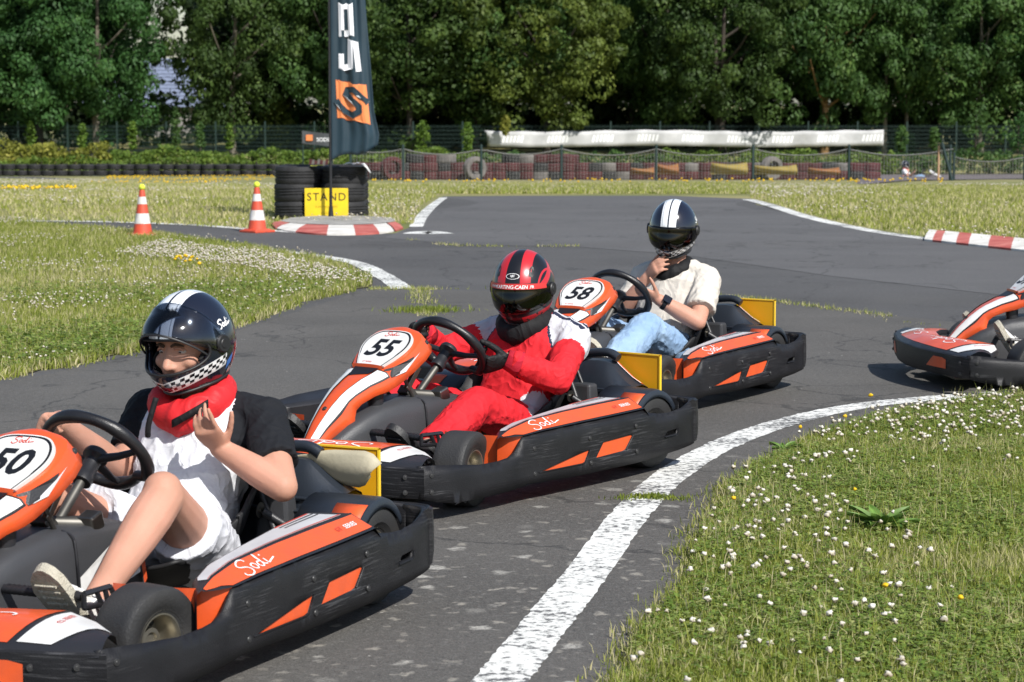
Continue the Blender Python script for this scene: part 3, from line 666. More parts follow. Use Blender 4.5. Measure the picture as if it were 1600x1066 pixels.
M_SCR = mat('orange plastic mesh', (.20, .07, .02), .7, base2=(.27, .13, .035), vscale=4); M_SCY = mat('yellow plastic mesh', (.20, .15, .03), .8, base2=(.28, .21, .05), vscale=4)
for a, d, vt, m, lb in ((985, 1022, 262, M_SCR, 'orange mesh screen draped over the tyre wall, leftmost of the screens'), (1026, 1060, 256, M_SCR, 'orange mesh screen hanging right of the middle net post'), (1110, 1168, 254, M_SCY, 'yellow mesh screen behind the net, left of the pair'), (1176, 1245, 258, M_SCY, 'wide yellow mesh screen behind the net'), (1262, 1312, 262, M_SCR, 'orange brown mesh screen right of the yellow ones')):
    A = W(a, 290, 64.4); D = W(d, 290, 64.4); z = zg(64.4); hh = W(a, vt, 64.4).z - z; rows = []
    for i in range(7):
        t = i / 6; rows.append([(A.x + (D.x - A.x) * s, 64.4 + .12 * math.sin(t * 5 + s * 3), z + (.15 + (hh - .15) * t) * (1 - .12 * math.sin(PI * s) * t)) for s in np.linspace(0, 1, 7)])
    MB().grid(rows).build('mesh_screen', m, smooth=180, solid=.01, label=lb, cat='screen', group='mesh screens behind the net')
# small far banner and striped barrier boards behind the flag
A = W(472, 218, 70); bnr = empty('banner', A, 0, 'small dark banner with an orange mark and white letters hanging behind the flag', 'banner')
w_ = (W(520, 218, 70) - A).x; h_ = .38
MB().grid([[(x, .02 * math.sin(x * 7), -h_ / 2 + h_ * s + .07 - .10 * x / w_ * (1 if s < .5 else 1)) for s in (0, .5, 1)] for x in np.linspace(0, w_, 8)]).build('cloth', mat('grey banner cloth', (.05, .055, .06), .6), bnr, solid=.01)
MB().box((.22, -.035, .05), (.20, .01, .18)).build('emblem', M_FOR, bnr); V, F = text2d('SODI', .12, 0, .01); decal('lettering', [(x + .62, y - .005) for x, y in V], F, lambda u, v: (u, -.04, v), M_FWH, bnr)
for x in (.02, w_ - .02): MB().tube([(x, .04, .2), (x, .04, -1.2)], .02, 6).build('post', M_POST, bnr)
A = W(482, 268, 72); st = empty('striped_barrier', (A.x, A.y, zg(72)), 0, 'red and white striped barrier boards standing behind the black tyre stack', 'barrier')
for i in range(7): MB().box((.04 + i * .085, .02 * (i % 2), .36), (.08, .03, .5 - .05 * (i % 3)), Matrix.Rotation(.16, 3, 'Y')).build('board', M_TRED if i % 2 == 0 else M_TWH, st)

# white advertising strip on the fence, with rows of slanted white blocks
M_BAN = mat('dirty white banner cloth', (.36, .36, .36), .8, base2=(.52, .52, .52), vscale=1.4, det=8); M_BANW = mat('white banner print', (.78, .78, .78), .7)
Yb = 117.6; A = W(756, 204, Yb); Bq = W(1381, 205, Yb); zt = A.z; wb = Bq.x - A.x; bn = empty('advertising_banner', (A.x, Yb, zt), 0, 'long creased white banner with slanted white blocks hung along the far fence', 'banner')
def bsurf(u, v, e=0): return (u, -.06 * math.sin(u * 1.6 + v) - .04 * math.sin(u * 4.3) - e, v * .80 - .04 * math.sin(u * 1.55) ** 2 * (1 + v) - .04 * math.sin(u * .55))
MB().grid([[bsurf(u if (0 < i < 110) else u + (.5 if i == 0 else 0) * (-v), v) for v in (-1, -.75, -.5, -.25, 0)] for i, u in enumerate(np.linspace(0, wb, 111))]).build('cloth', M_BAN, bn, smooth=180, solid=.01)
for k in range(9):
    for q in range(6):
        u = .9 + k * 2.27 + q * .185; b = MB(); b.add([bsurf(u, -.72, .02), bsurf(u + .12, -.72, .02), bsurf(u + .20, -.28, .02), bsurf(u + .08, -.28, .02)], [(0, 1, 2, 3)])
        b.build('printed_block', M_BANW, bn)
# dark green welded fence along the trees
M_FEN = mat('dark green fence wire', (.008, .028, .022), .6)
Yf = 118.0; zf = zg(Yf); fe = empty('wire_fence', (0, Yf, zf), 0, 'long dark green wire fence below the trees', 'fence'); b = MB()
for x in np.arange(-30, 30.1, .10): b.box((x, 0, .8), (.012, .012, 1.6))
for z in np.arange(.1, 1.65, .2): b.box((0, .02, z), (60, .016, .022))
b.build('wire_mesh', M_FEN, fe, kind='stuff')
for x in np.arange(-30, 30.1, 2.5): MB().box((x, .03, .88), (.07, .07, 1.76)).build('post', M_FEN, fe)

# ================================================================== TREES, HEDGES, WOOD, HOUSE
def leaves(C, r, size, n_each, up=.25, flat=.7, seed=0):
    """leaf clumps: C (k,3) clump centres, r (k,) radii -> quads on the clump surfaces"""
    g = np.random.default_rng(seed); k = len(C); n = k * n_each
    d = g.normal(size=(n, 3)); d /= np.linalg.norm(d, axis=1)[:, None]
    rad = np.repeat(r, n_each) * g.uniform(.55, 1.05, n) ** .6
    P = np.repeat(C, n_each, 0) + d * rad[:, None] * np.array([1, 1, flat])
    nn = d + g.normal(0, .36, (n, 3)); nn[:, 2] += up; nn /= np.linalg.norm(nn, axis=1)[:, None]
    t = np.cross(nn, g.normal(size=(n, 3))); t /= np.linalg.norm(t, axis=1)[:, None]; s = np.cross(nn, t)
    L = size * g.uniform(.6, 1.3, n)[:, None]; Wd = L * .62
    V = np.stack([P - t * L * .5, P + s * Wd * .5 - nn * L * .06, P + t * L * .5, P - s * Wd * .5 - nn * L * .06], 1).reshape(-1, 3)
    F = np.arange(4 * n).reshape(n, 4); rn = np.repeat(np.clip(np.repeat(g.uniform(.15, .75, k), n_each) + g.normal(0, .12, n), 0, 1), 4)
    return V, F, rn
def crown_mesh(seed, rx, rz, z0, nc, n_each, size, shape='round'):
    g = np.random.default_rng(seed); C = []; r = []
    while len(C) < nc:
        p = g.normal(size=3); p /= np.linalg.norm(p); q = g.uniform(.45, 1.0) ** .5
        lob = 1 + .22 * math.sin(3 * math.atan2(p[1], p[0]) + seed) + .12 * math.sin(5 * p[2] + seed * 2)
        x, y, z = p * q * lob
        if shape == 'cone': f = 1.15 - .5 * (z + 1) / 2; x *= f; y *= f
        C.append((x * rx, y * rx, z0 + rz + z * rz)); r.append(rx * g.uniform(.13, .30))
    V, F, rn = leaves(np.array(C), np.array(r), size, n_each, seed=seed)
    return rawmesh('crown', V, F, rn)
M_BARK = mat('grey brown bark', (.045, .036, .028), .95, var=.35, vscale=3, bump=.8, bscale=12, stretch=(4, 4, .6)); M_BARKL = mat('pale bark', (.15, .13, .10), .95, var=.3, vscale=3, bump=.6, bscale=12, stretch=(4, 4, .6))
LM = {'green': leafmat('mid green leaves', (.032, .078, .018), (.078, .150, .034), (.14, .21, .052)),
      'blue': leafmat('blue green leaves', (.024, .070, .017), (.056, .138, .034), (.10, .20, .05)),
      'olive': leafmat('olive brown leaves', (.026, .054, .012), (.062, .108, .022), (.11, .165, .035)),
      'lime': leafmat('yellow green leaves', (.050, .082, .013), (.130, .172, .030), (.22, .26, .055)),
      'dark': leafmat('wood leaves darkened for shade', (.012, .026, .008), (.028, .050, .014), (.05, .08, .02)),  # leaf green darkened to stand for the shade between the trunks
      'light': leafmat('light shrub leaves', (.06, .12, .015), (.13, .22, .03), (.22, .28, .05))}
CR = [(crown_mesh(s, 4.6, 5.2, 1.3, 150, 195, .25), s) for s in (1, 2, 3, 4)]
CR.append((crown_mesh(9, 4.6, 5.2, 1.3, 80, 60, .55), 9))
for c_, s_ in CR: c_.materials.append(None)
def trunk_mesh(seed, h, r, fork=0):
    g = random.Random(seed); b = MB()
    top = [(0, 0, -.2), (g.uniform(-.05, .05), 0, h * .3), (g.uniform(-.15, .15), g.uniform(-.1, .1), h * .65), (g.uniform(-.3, .3), g.uniform(-.3, .3), h)]
    b.tube(catmull(top, 4), [r * (1.35 - .06 * i) if i < 2 else r * (1.05 - .055 * i) for i in range(13)], 10)
    for k in range(6):
        a = g.uniform(0, 6.28); z = h * g.uniform(.28, .8); l = g.uniform(1.6, 3.2); q = h * .02
        b.tube(catmull([(0, 0, z), (math.cos(a) * l * .5, math.sin(a) * l * .5, z + l * .35), (math.cos(a) * l, math.sin(a) * l, z + l * .9)], 4), [r * .45 * (1 - .085 * i) for i in range(9)], 6)
    if fork: b.tube(catmull([(fork, .1, -.2), (fork * 1.2, .1, h * .35), (fork * 2.2, .2, h * .9)], 4), [r * .9 * (1 - .06 * i) for i in range(9)], 10)
    return b.mesh('trunk', 60)
def tree(u, Y, kind, label, sc=1., w=1., rx=0, variant=0, bark=None, tr=.19, fork=0, lift=0., nm='tree'):
    p = W(u, 200, Y); z = zg(Y); root = empty(nm, (p.x, Y, z), rx, label, 'tree', 'trees beyond the track')
    me = CR[variant][0]; o = link('crown', me, root); o.material_slots[0].link = 'OBJECT'; o.material_slots[0].material = LM[kind]; o.scale = (w, w, sc); o.location = (0, 0, lift)
    link('trunk', trunk_mesh(int(u) + 7, 7.5 * sc, tr, fork), root, bark or M_BARK)
    return root
T_ = [(-40, 121, 'blue', 'dark green tree cut by the left edge of the picture', 1, 1.0, 0, 0), (62, 119.5, 'blue', 'blue green tree with a slim leaning trunk near the left edge', 1, .85, 1, 1), (150, 119, 'blue', 'blue green tree with a single pale trunk left of the roof', 1.05, .80, 2, 2, M_BARKL),
      (362, 120, 'olive', 'brown green tree with a forked trunk right of the roof', 1.0, .68, .4, 3, M_BARKL), (455, 126, 'blue', 'loose tree showing bits of sky left of the flag', 1.1, .62, 3, 0), (540, 121, 'green', 'green tree right behind the feather flag', 1, .75, 4, 1),
      (640, 119.5, 'olive', 'broad dark tree right of the feather flag', 1.0, 1.05, 5, 2), (745, 121, 'green', 'dense green tree above the left end of the white banner', 1.05, .9, 1.3, 0), (855, 118.9, 'lime', 'bright yellow green tree leaning over the white banner', 1.0, .82, 2.2, 3),
      (985, 127, 'green', 'light green tree set back between the yellow green and the brown tree', .85, .75, 5.1, 1), (1128, 119.2, 'olive', 'brown green tree with two trunks behind the white banner', 1.0, .78, 1.7, 2, None, .2, .55), (1040, 124, 'green', 'dark tree filling the gap left of the two-trunked tree', 1.1, .8, .9, 3),
      (1288, 120, 'green', 'green tree with an orange brown trunk near the right end of the banner', 1.05, .75, 3.3, 0, mat('orange brown bark', (.20, .12, .05), .95, var=.3, vscale=3)), (1382, 121, 'green', 'slim tree with a thin birch-like trunk at the end of the banner', 1.05, .7, 2.5, 1, M_BARKL, .11),
      (1416, 122, 'blue', 'slim tree with two thin trunks right of the banner', 1.05, .65, 4.4, 2, M_BARKL, .10, .35), (1532, 119.6, 'green', 'tree with a pale straight trunk at the right', 1.0, .78, .2, 3, M_BARKL, .15), (1625, 121, 'blue', 'dark green tree cut by the right edge of the picture', 1.0, .9, 1.1, 0)]
for t in T_: tree(*t)
for i, u in enumerate((-60, 60, 125, 400, 520, 600, 680, 770, 860, 940, 1030, 1110, 1190, 1260, 1340, 1430, 1500, 1590, 1680)):   # second row, its deep shade put into the leaf colour
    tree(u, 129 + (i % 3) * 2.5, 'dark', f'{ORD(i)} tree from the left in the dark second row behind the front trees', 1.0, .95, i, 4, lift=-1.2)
def leafbox(name, x0, x1, y0, dep, z, h, kind, n, size, parent=None, seed=0, kind2=None, **kw):
    g = np.random.default_rng(seed); k = n
    X = g.uniform(x0, x1, k); Yy = y0 + g.uniform(0, dep, k); top = h * (.82 + .18 * np.sin(X * 2.1 + seed) * np.sin(X * .9)) ; Z = z + g.uniform(.05, 1, k) ** .7 * top
    V, F, rn = leaves(np.stack([X, Yy, Z], 1), np.full(k, size * 1.4), size, 14, seed=seed + 1)
    return link(name, rawmesh(name, V, F, rn), parent, LM[kind], **kw)
def hedge(u0, u1, Y, vt, kind, label, n, size=.16, dep=1.0, seed=0):
    a = W(u0, 240, Y); d = W(u1, 240, Y); z = zg(Y); h = W(u0, vt, Y).z - z
    root = empty('hedge', ((a.x + d.x) / 2, Y, z), 0, label, 'hedge', 'hedges below the fence'); cx = (a.x + d.x) / 2
    leafbox('foliage', a.x - cx, d.x - cx, 0, dep, 0, h, kind, n, size, root, seed)
    b = MB(); g = random.Random(seed)
    for _ in range(30): x = g.uniform(a.x - cx, d.x - cx); b.tube([(x, dep / 2, 0), (x + g.uniform(-.1, .1), dep / 2, h * .7)], .02, 5)
    b.build('stems', M_BARK, root, kind='stuff')
LM['yel'] = leafmat('yellowish hedge leaves', (.13, .15, .02), (.27, .27, .045), (.36, .33, .07)); LM['hed'] = leafmat('hedge leaves', (.065, .12, .016), (.14, .21, .03), (.22, .26, .05))
hedge(-80, 165, 97, 219, 'yel', 'yellowish hedge above the black tyres at the left edge', 420, .17, 1.2, 1); hedge(160, 475, 97.5, 230, 'hed', 'green hedge above the black tyre wall', 560, .15, 1.2, 2); hedge(-80, 475, 95.5, 243, 'hed', 'low green growth between the hedge and the black tyres', 500, .12, .8, 3)
hedge(470, 745, 97, 232, 'hed', 'light green hedge behind the left part of the net', 460, .15, 1.2, 4); hedge(745, 1060, 100, 236, 'green', 'dark green hedge under the white banner', 420, .15, 1.2, 5); hedge(1040, 1400, 98, 232, 'hed', 'bright hedge under the right end of the banner', 520, .15, 1.2, 6); hedge(1385, 1700, 99, 234, 'green', 'dark clipped hedge at the far right', 420, .14, 1.2, 7)
def shrub(u, vb, vt, Y, wpx, kind, label, n=60, seed=0, size=.13, nm='shrub'):
    p = W(u, vb, Y); z = p.z; h = W(u, vt, Y).z - z; w = wpx / FPX * Y; g = np.random.default_rng(seed + int(u))
    zz = g.uniform(0, 1, n); rr = w / 2 * (np.sin(PI * (zz * .9 + .08)) ** .6) * g.uniform(.2, 1, n); a = g.uniform(0, 6.28, n)
    V, F, rn = leaves(np.stack([rr * np.cos(a), rr * np.sin(a), zz * h], 1), np.full(n, size), size, 12, seed=seed + int(u))
    root = empty(nm, (p.x, Y, z), 0, label, 'shrub', 'shrubs along the fence'); link('foliage', rawmesh('foliage', V, F, rn), root, LM[kind])
    MB().tube([(0, 0, -.1), (.02, 0, h * .5), (0, 0, h * .9)], [.04, .03, .012], 6).build('stem', M_BARK, root)
for i, (u, vb, vt, Y, w, k, lb) in enumerate(((48, 232, 190, 117, 16, 'light', 'short vine-covered post at the far left of the fence'), (129, 232, 192, 117, 13, 'light', 'narrow vine column left of the pale trunk'), (207, 232, 190, 117, 14, 'light', 'narrow vine column right of the pale trunk'),
        (276, 232, 168, 117, 16, 'green', 'taller vine column below the roof'), (313, 232, 192, 117, 14, 'green', 'dull vine column left of the forked trunk'), (359, 232, 194, 116.5, 12, 'light', 'bright vine climbing the forked trunk'), (661, 238, 188, 117, 24, 'light', 'bright leafy young tree right of the flag'), (731, 236, 192, 117, 18, 'light', 'slim bright young tree left of the white banner'),
        (790, 210, 182, 116.8, 12, 'yel', 'little yellow green shoot above the white banner'), (1408, 236, 198, 113, 22, 'green', 'bushy shrub right of the banner end'), (1524, 238, 162, 113, 44, 'green', 'tall loose green shrub at the pale trunk'), (1590, 238, 176, 113, 46, 'blue', 'dark feathery shrub at the right edge'), (1460, 236, 200, 114, 18, 'green', 'low shrub between the thin trunks and the tall shrub'),
        (430, 230, 150, 123, 60, 'lime', 'yellowish bush below the loose tree left of the flag'), (245, 225, 148, 124, 110, 'green', 'wide dusty green bush below the roof'), (330, 222, 165, 125, 80, 'green', 'wide bush behind the forked trunk'), (190, 222, 160, 126, 70, 'blue', 'dark bush left of the roof'))):
    shrub(u, vb, vt, Y, w, k, lb, 70 if w < 50 else 170, i, .13 if w < 50 else .22)
# the far wood that closes the view
g = np.random.default_rng(5); C = np.stack([g.uniform(-42, 42, 1300), g.uniform(140, 150, 1300), zg(140) + g.uniform(0, 1, 1300) ** .8 * 15], 1)
C = C[~((C[:, 0] > W(208, 100, 142).x) & (C[:, 0] < W(300, 100, 142).x) & (C[:, 2] > 1.6))]; C = C[~((np.abs(C[:, 0] - W(452, 90, 142).x) < .5) & (C[:, 2] > 2.5) & (C[:, 2] < 6.5))]
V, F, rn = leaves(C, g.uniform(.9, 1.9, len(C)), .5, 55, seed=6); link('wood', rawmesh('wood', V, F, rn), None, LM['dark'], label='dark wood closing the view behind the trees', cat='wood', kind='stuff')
# house with a slate roof seen through the gap
M_SLATE = mat('blue grey slate', (.16, .19, .27), .5, var=.15, vscale=5); M_WALLH = mat('grey house wall', (.22, .21, .20), .9)
p = W(252, 150, 165); z = zg(165); hs = empty('house', (p.x, 165, z), .1, 'house with a blue grey slate roof seen through the gap between the trees', 'house')
MB().box((0, 3.5, 1.1), (11, 7, 2.2)).build('wall', M_WALLH, hs)
MB().add([(-5.8, -.4, 2.2), (5.8, -.4, 2.2), (5.8, 3.5, 5.6), (-5.8, 3.5, 5.6), (-5.8, 7.4, 2.2), (5.8, 7.4, 2.2), (-5.8, 3.5, 2.2), (5.8, 3.5, 2.2)], [(0, 1, 2, 3), (3, 2, 5, 4), (0, 3, 4, 6), (1, 7, 5, 2)]).build('roof', M_SLATE, hs)
rf = [o for o in hs.children if o.name.startswith('roof')][0]
for i in range(13): b = MB(); t = i / 13; b.box((0, -.4 + 3.9 * t, 2.23 + 3.4 * t), (11.7, .32, .05), Matrix.Rotation(.717, 3, 'X')); b.build('slate_course', M_SLATE, rf)
for x in (-3.2, 0, 3.2): o = MB().box((x, -.02, 1.2), (1.0, .06, 1.1)).build('window', mat('dark glass', (.02, .025, .03), .1), hs)
# ================================================================== KARTS
def m_scuffed():
    m = mat('scuffed black bumper plastic', (.008, .008, .0095), .40, base2=(.015, .015, .017), vscale=7, bump=.15, bscale=260, spec=.28)
    n = m.node_tree.nodes; l = m.node_tree.links; p = n['Principled BSDF']; tc = n['Texture Coordinate']
    mp = n.new('ShaderNodeMapping'); mp.inputs['Scale'].default_value = (7, 7, 170); l.new(tc.outputs['Object'], mp.inputs[0])
    nz = n.new('ShaderNodeTexNoise'); nz.inputs['Scale'].default_value = 1.1; nz.inputs['Detail'].default_value = 6; nz.inputs['Roughness'].default_value = .65; l.new(mp.outputs[0], nz.inputs['Vector'])
    n2 = n.new('ShaderNodeTexNoise'); n2.inputs['Scale'].default_value = 4.5; n2.inputs['Detail'].default_value = 3; l.new(tc.outputs['Object'], n2.inputs['Vector'])
    cr = n.new('ShaderNodeValToRGB'); cr.color_ramp.elements[0].position = .52; cr.color_ramp.elements[1].position = .66; l.new(nz.outputs[0], cr.inputs[0])
    c2 = n.new('ShaderNodeValToRGB'); c2.color_ramp.elements[0].position = .44; c2.color_ramp.elements[1].position = .62; l.new(n2.outputs[0], c2.inputs[0])
    f = mth(m, 'MULTIPLY', mth(m, 'MULTIPLY', cr.outputs[0], c2.outputs[0]), .48)
    old = p.inputs['Base Color'].links[0].from_socket
    l.new(mixc(m, f, old, (.10, .10, .105)), p.inputs['Base Color'])
    l.new(mth(m, 'ADD', .36, mth(m, 'MULTIPLY', nz.outputs[0], .25)), p.inputs['Roughness'])
    return m
M_SCUFF = m_scuffed()
M_ORANGE = mat('glossy orange sticker', (.70, .095, .022), .38, base2=(.56, .085, .028), vscale=18, bump=.05, bscale=60, spec=.5, det=9)
M_ORANGE2 = mat('glossy orange plastic', (.70, .09, .018), .30, base2=(.54, .075, .024), vscale=14, det=9, bump=.04, bscale=90, coat=.3)
M_WSTK = mat('white sticker', (.72, .72, .71), .36, base2=(.58, .575, .56), vscale=16, det=9, bump=.03, bscale=60)
M_GSTK = mat('pale grey sticker', (.50, .51, .53), .38, base2=(.60, .60, .61), vscale=10)
M_PRED = mat('red print', (.55, .05, .03), .5); M_PWH = mat('white print', (.80, .80, .80), .45); M_PBK = mat('black print', (.008, .008, .01), .45)
M_NAVY = mat('dark navy cover plastic', (.014, .018, .026), .40, base2=(.020, .026, .036), vscale=5, bump=.12, bscale=300, spec=.55)
M_GREYP = mat('dark grey moulded plastic', (.032, .033, .036), .48, base2=(.042, .043, .047), vscale=4, bump=.16, bscale=300)
M_SEAT = mat('black seat shell', (.010, .010, .011), .6, var=.2, vscale=9, bump=.1, bscale=200)
M_STEEL = mat('worn steel', (.20, .19, .17), .38, 1., var=.3, vscale=14); M_GALV = mat('dull grey metal', (.11, .105, .095), .5, .8, var=.3, vscale=14)
M_BRASS = mat('brassy worn metal', (.30, .20, .08), .5, .6, var=.3, vscale=12)
M_RIM = mat('cast wheel rim', (.42, .40, .34), .38, .85, base2=(.26, .23, .17), vscale=16, det=6)
M_TYRE = mat('kart slick rubber', (.016, .016, .017), .62, base2=(.034, .033, .032), vscale=6, bump=.18, bscale=160, stretch=(1, 1, 1))
M_GRIP = mat('black steering wheel leather', (.010, .010, .012), .38, var=.3, vscale=20, bump=.12, bscale=260)
M_PLATE_DIM = mat('yellow plate face in dim light', (.62, .31, .005), .45, var=.06, vscale=4)  # plate yellow dimmed to amber, grazing sun put into the colour
M_PLATE_LIT = mat('yellow plate edge in sunlight', (.80, .52, .03), .4)  # same yellow painted brighter where the rim catches the sun
M_VINYL = mat('peeled beige vinyl', (.44, .40, .29), .7, base2=(.37, .335, .24), vscale=9, det=8, bump=.12, bscale=60)

# --- side bumper: outline in plan, unrolled, with pockets
PLAN = [(1.415, .590), (1.335, .614), (1.29, .622), (.93, .625), (.90, .625), (-.06, .620), (-.115, .615), (-.150, .600), (-.168, .570), (-.172, .525)]
_pl = [Vector(p) for p in PLAN]; _ps = [0.]
for a, d in zip(_pl[:-1], _pl[1:]): _ps.append(_ps[-1] + (d - a).length)
S0 = _ps[3] + .93                                   # s = S0 - x along the straight side
def plan(s):
    i = min(len(_ps) - 2, max(0, int(np.searchsorted(_ps, s)) - 1)); t = (s - _ps[i]) / (_ps[i + 1] - _ps[i]); return _pl[i].lerp(_pl[i + 1], t)
TOPX = [1.415, 1.335, 1.25, 1.14, 1.05, .99, .955, .935, .915, .80, .60, .40, .23, .20, .17, .11, .04, -.04, -.09, -.13, -.2]
TOPZ = [.193, .189, .180, .167, .167, .173, .188, .212, .237, .243, .247, .250, .2535, .246, .236, .226, .222, .231, .243, .252, .253]
BOTX = [1.415, 1.35, 1.29, 1.14, 1.0, .93, .90, .60, .25, .0, -.2]; BOTZ = [.088, .068, .060, .057, .060, .066, .071, .062, .064, .078, .097]
def zt_(x): return interp(-x, [-q for q in TOPX], TOPZ)
def zb_(x): return interp(-x, [-q for q in BOTX], BOTZ)
TRI = [(.838, .103), (.600, .140), (.545, .1465), (.572, .1065), (.590, .1025)]
PARA = [(.462, .163), (.296, .170), (.286, .166), (.327, .122), (.345, .118), (.506, .1125)]
SLOT = [(.085, .138), (.060, .156), (-.006, .161), (.000, .144), (.012, .140)]
def band_mesh(sg):
    N = 90; ss = np.linspace(0, _ps[-1], N); xs = [plan(s).x if s < _ps[-2] else -.2 for s in ss]
    outer = [(s, zb_(plan(s).x)) for s in ss] + [(s, zt_(plan(s).x)) for s in ss[::-1]]
    holes = [[(S0 - x, z) for x, z in H] for H in (TRI, PARA, SLOT)]
    inner = [(s, z) for s in ss[1:-1:2] for z in (.10, .13, .16, .19, .22)]
    v, f = cdt(outer, holes, inner)
    b = MB(); P = []
    for s, z in v:
        p = plan(s); top = zt_(p.x); lean = .012 * max(0, (z - top + .03) / .03) ** 2      # the top edge rolls inward
        q = Vector((p.x, p.y - lean, z)); P.append((q.x, q.y * sg, q.z))
    b.add(P, f if sg > 0 else [t[::-1] for t in f]); return b
def screw_mesh():
    b = MB(); b.lathe([(0, .003), (.003, .003), (.004, .0022), (.0075, .002), (.0088, 0), (.0088, -.002)], 16); return b.mesh('screw', 30)
SCREW = screw_mesh(); SCREW.materials.append(mat('dark screw head', (.035, .035, .036), .45, .3))
def screw(parent, p, nrm): o = link('screw', SCREW, parent); o.location = p; o.rotation_euler = Vector(nrm).to_track_quat('Z', 'Y').to_euler(); return o
def rim_bar(poly, idx, sg, parent):
    b = MB()
    for i in idx:
        a, d = poly[i], poly[(i + 1) % len(poly)]; b.tube([(a[0], .6255 * sg, a[1]), (d[0], .6255 * sg, d[1])], .0026, 6)
    b.build('pocket_rim', M_SCUFF, parent, smooth=60)

# --- sloping pod on top of the side bumper
PX = [.985, .96, .915, .80, .60, .40, .23, .205]
PA = [(0.58, 0.237), (0.597, 0.236), (0.621, 0.2385), (0.622, 0.2445), (0.622, 0.2485), (0.621, 0.2515), (0.619, 0.255), (0.617, 0.256)]
PB = [(0.575, 0.239), (0.567, 0.245), (0.557, 0.256), (0.547, 0.272), (0.543, 0.281), (0.543, 0.286), (0.545, 0.289), (0.545, 0.2895)]
PC = [(0.573, 0.238), (0.55, 0.242), (0.515, 0.248), (0.473, 0.254), (0.445, 0.264), (0.427, 0.276), (0.421, 0.283), (0.421, 0.283)]
def pxi(L, x, k): return interp(-x, [-q for q in PX], [p[k] for p in L])
def pod_pt(x, t, sg, e=0.):
    """t 0..1 from the outer edge to the crease, 1..2 from the crease to the inner edge"""
    A = Vector((x, pxi(PA, x, 0), pxi(PA, x, 1))); Bq = Vector((x, pxi(PB, x, 0), pxi(PB, x, 1))); Cq = Vector((x, pxi(PC, x, 0), pxi(PC, x, 1)))
    if t <= 1: q = A.lerp(Bq, t); nn = Vector((0, .45, .9))
    else: q = Bq.lerp(Cq, t - 1); nn = Vector((0, .1, 1))
    q = q + nn.normalized() * e; q.y *= sg; return q
def pod(root, sg, full=True):
    XS = np.linspace(.985, .205, 40)
    b = MB(); rows = []
    for x in XS:
        r = [pod_pt(x, t, sg) for t in (0, .25, .5, .75, .96)] + [pod_pt(x, 1.0, sg) + Vector((0, 0, .0015))] + [pod_pt(x, t, sg) for t in (1.06, 1.4, 1.8, 2)]
        c = pod_pt(x, 2, sg); r += [c + Vector((0, -.012 * sg, -.012)), c + Vector((0, -.012 * sg, -.16))]; rows.append(r)
    b.grid(rows); p = b.build('side_pod', M_BLK, root, smooth=40)
    rear = MB(); q = pod_pt(.205, 0, sg); rows = [[pod_pt(.205, t, sg) for t in (0, .5, 1, 1.5, 2)], [pod_pt(.205, t, sg) + Vector((-.03, 0, -.03)) for t in (0, .5, 1, 1.5, 2)], [pod_pt(.205, t, sg) + Vector((-.03, 0, -.17)) for t in (0, .5, 1, 1.5, 2)]]
    rear.grid(rows).build('pod_end', M_BLK, root, smooth=40)
    b = MB(); xs = list(np.linspace(.978, .212, 36)); b.grid([[pod_pt(x, t, sg, .0015) for t in (.10 if x < .93 else .3, .4, .7, .93)] for x in xs]); b.build('orange_stripe', M_ORANGE, p, smooth=180)
    # inner front wall behind the front wheel
    rows = [[(x, y * sg, z) for x, y in ((.912, .613), (.945, .58), (.97, .505), (.985, .395), (.985, .33))] for z in (.075, .13, .19, .236)]
    MB().grid(rows).build('pod_front_wall', M_ORANGE2 if full else M_BLK, root, smooth=180)
    if sg < 0: return p
    b = MB(); xs = list(np.linspace(.93, .235, 36)); b.grid([[pod_pt(x, t, sg, .0015) for t in (1.10, 1.3, 1.6, 1.93)] for x in xs]); b.build('pale_stripe', M_GSTK, p, smooth=180)
    b = MB(); xs = list(np.linspace(.93, .235, 36)); b.grid([[pod_pt(x, t, sg, .0025) for t in (1.12, 1.17)] for x in xs]); b.build('red_line', M_PRED, p)
    for t in (1.62, 1.76, 1.88): b = MB(); b.grid([[pod_pt(x, tt, sg, .0025) for tt in (t, t + .05)] for x in np.linspace(.42, .24, 10)]); b.build('rear_line', M_PRED if t > 1.8 else M_PBK, p)
    V, F = script2d(.15, .0040); decal('script_lettering', V, F, lambda u, v: pod_pt(.755 - u * sg, .50 + v / .075, sg, .003), M_PWH, p)
    for s_, m_, x0 in (('GT', M_PRED, .338), ('SERIES', M_PWH, .280)):
        V, F = text2d(s_, .015, .25, .012, 1.05); decal('series_lettering', V, F, lambda u, v: pod_pt(x0 - u * sg, .52 + v / .075, sg, .003), m_, p)
    return p
# --- nose cowl and front bumper
NF = [(0, 1.505, .198), (.15, 1.498, .197), (.29, 1.478, .193), (.40, 1.452, .189), (.50, 1.430, .187), (.585, 1.405, .190)]
NB = [(0, 1.362, .222), (.14, 1.335, .228), (.26, 1.275, .226), (.36, 1.205, .216), (.45, 1.222, .200), (.545, 1.292, .192)]
def nose_pt(y, t, e=0.):
    """y 0..~.66 outwards, t 0 at the front edge .. 1 at the rear edge"""
    k = abs(y) / .585 * 5; i = min(4, int(k)); w = k - i
    f = [NF[i][j] + (NF[i + 1][j] - NF[i][j]) * w for j in range(3)]; r = [NB[i][j] + (NB[i + 1][j] - NB[i][j]) * w for j in range(3)]
    yy = f[0] + (r[0] - f[0]) * t; return Vector((f[1] + (r[1] - f[1]) * t, math.copysign(yy, y), f[2] + (r[2] - f[2]) * t + .018 * math.sin(PI * t) + e))
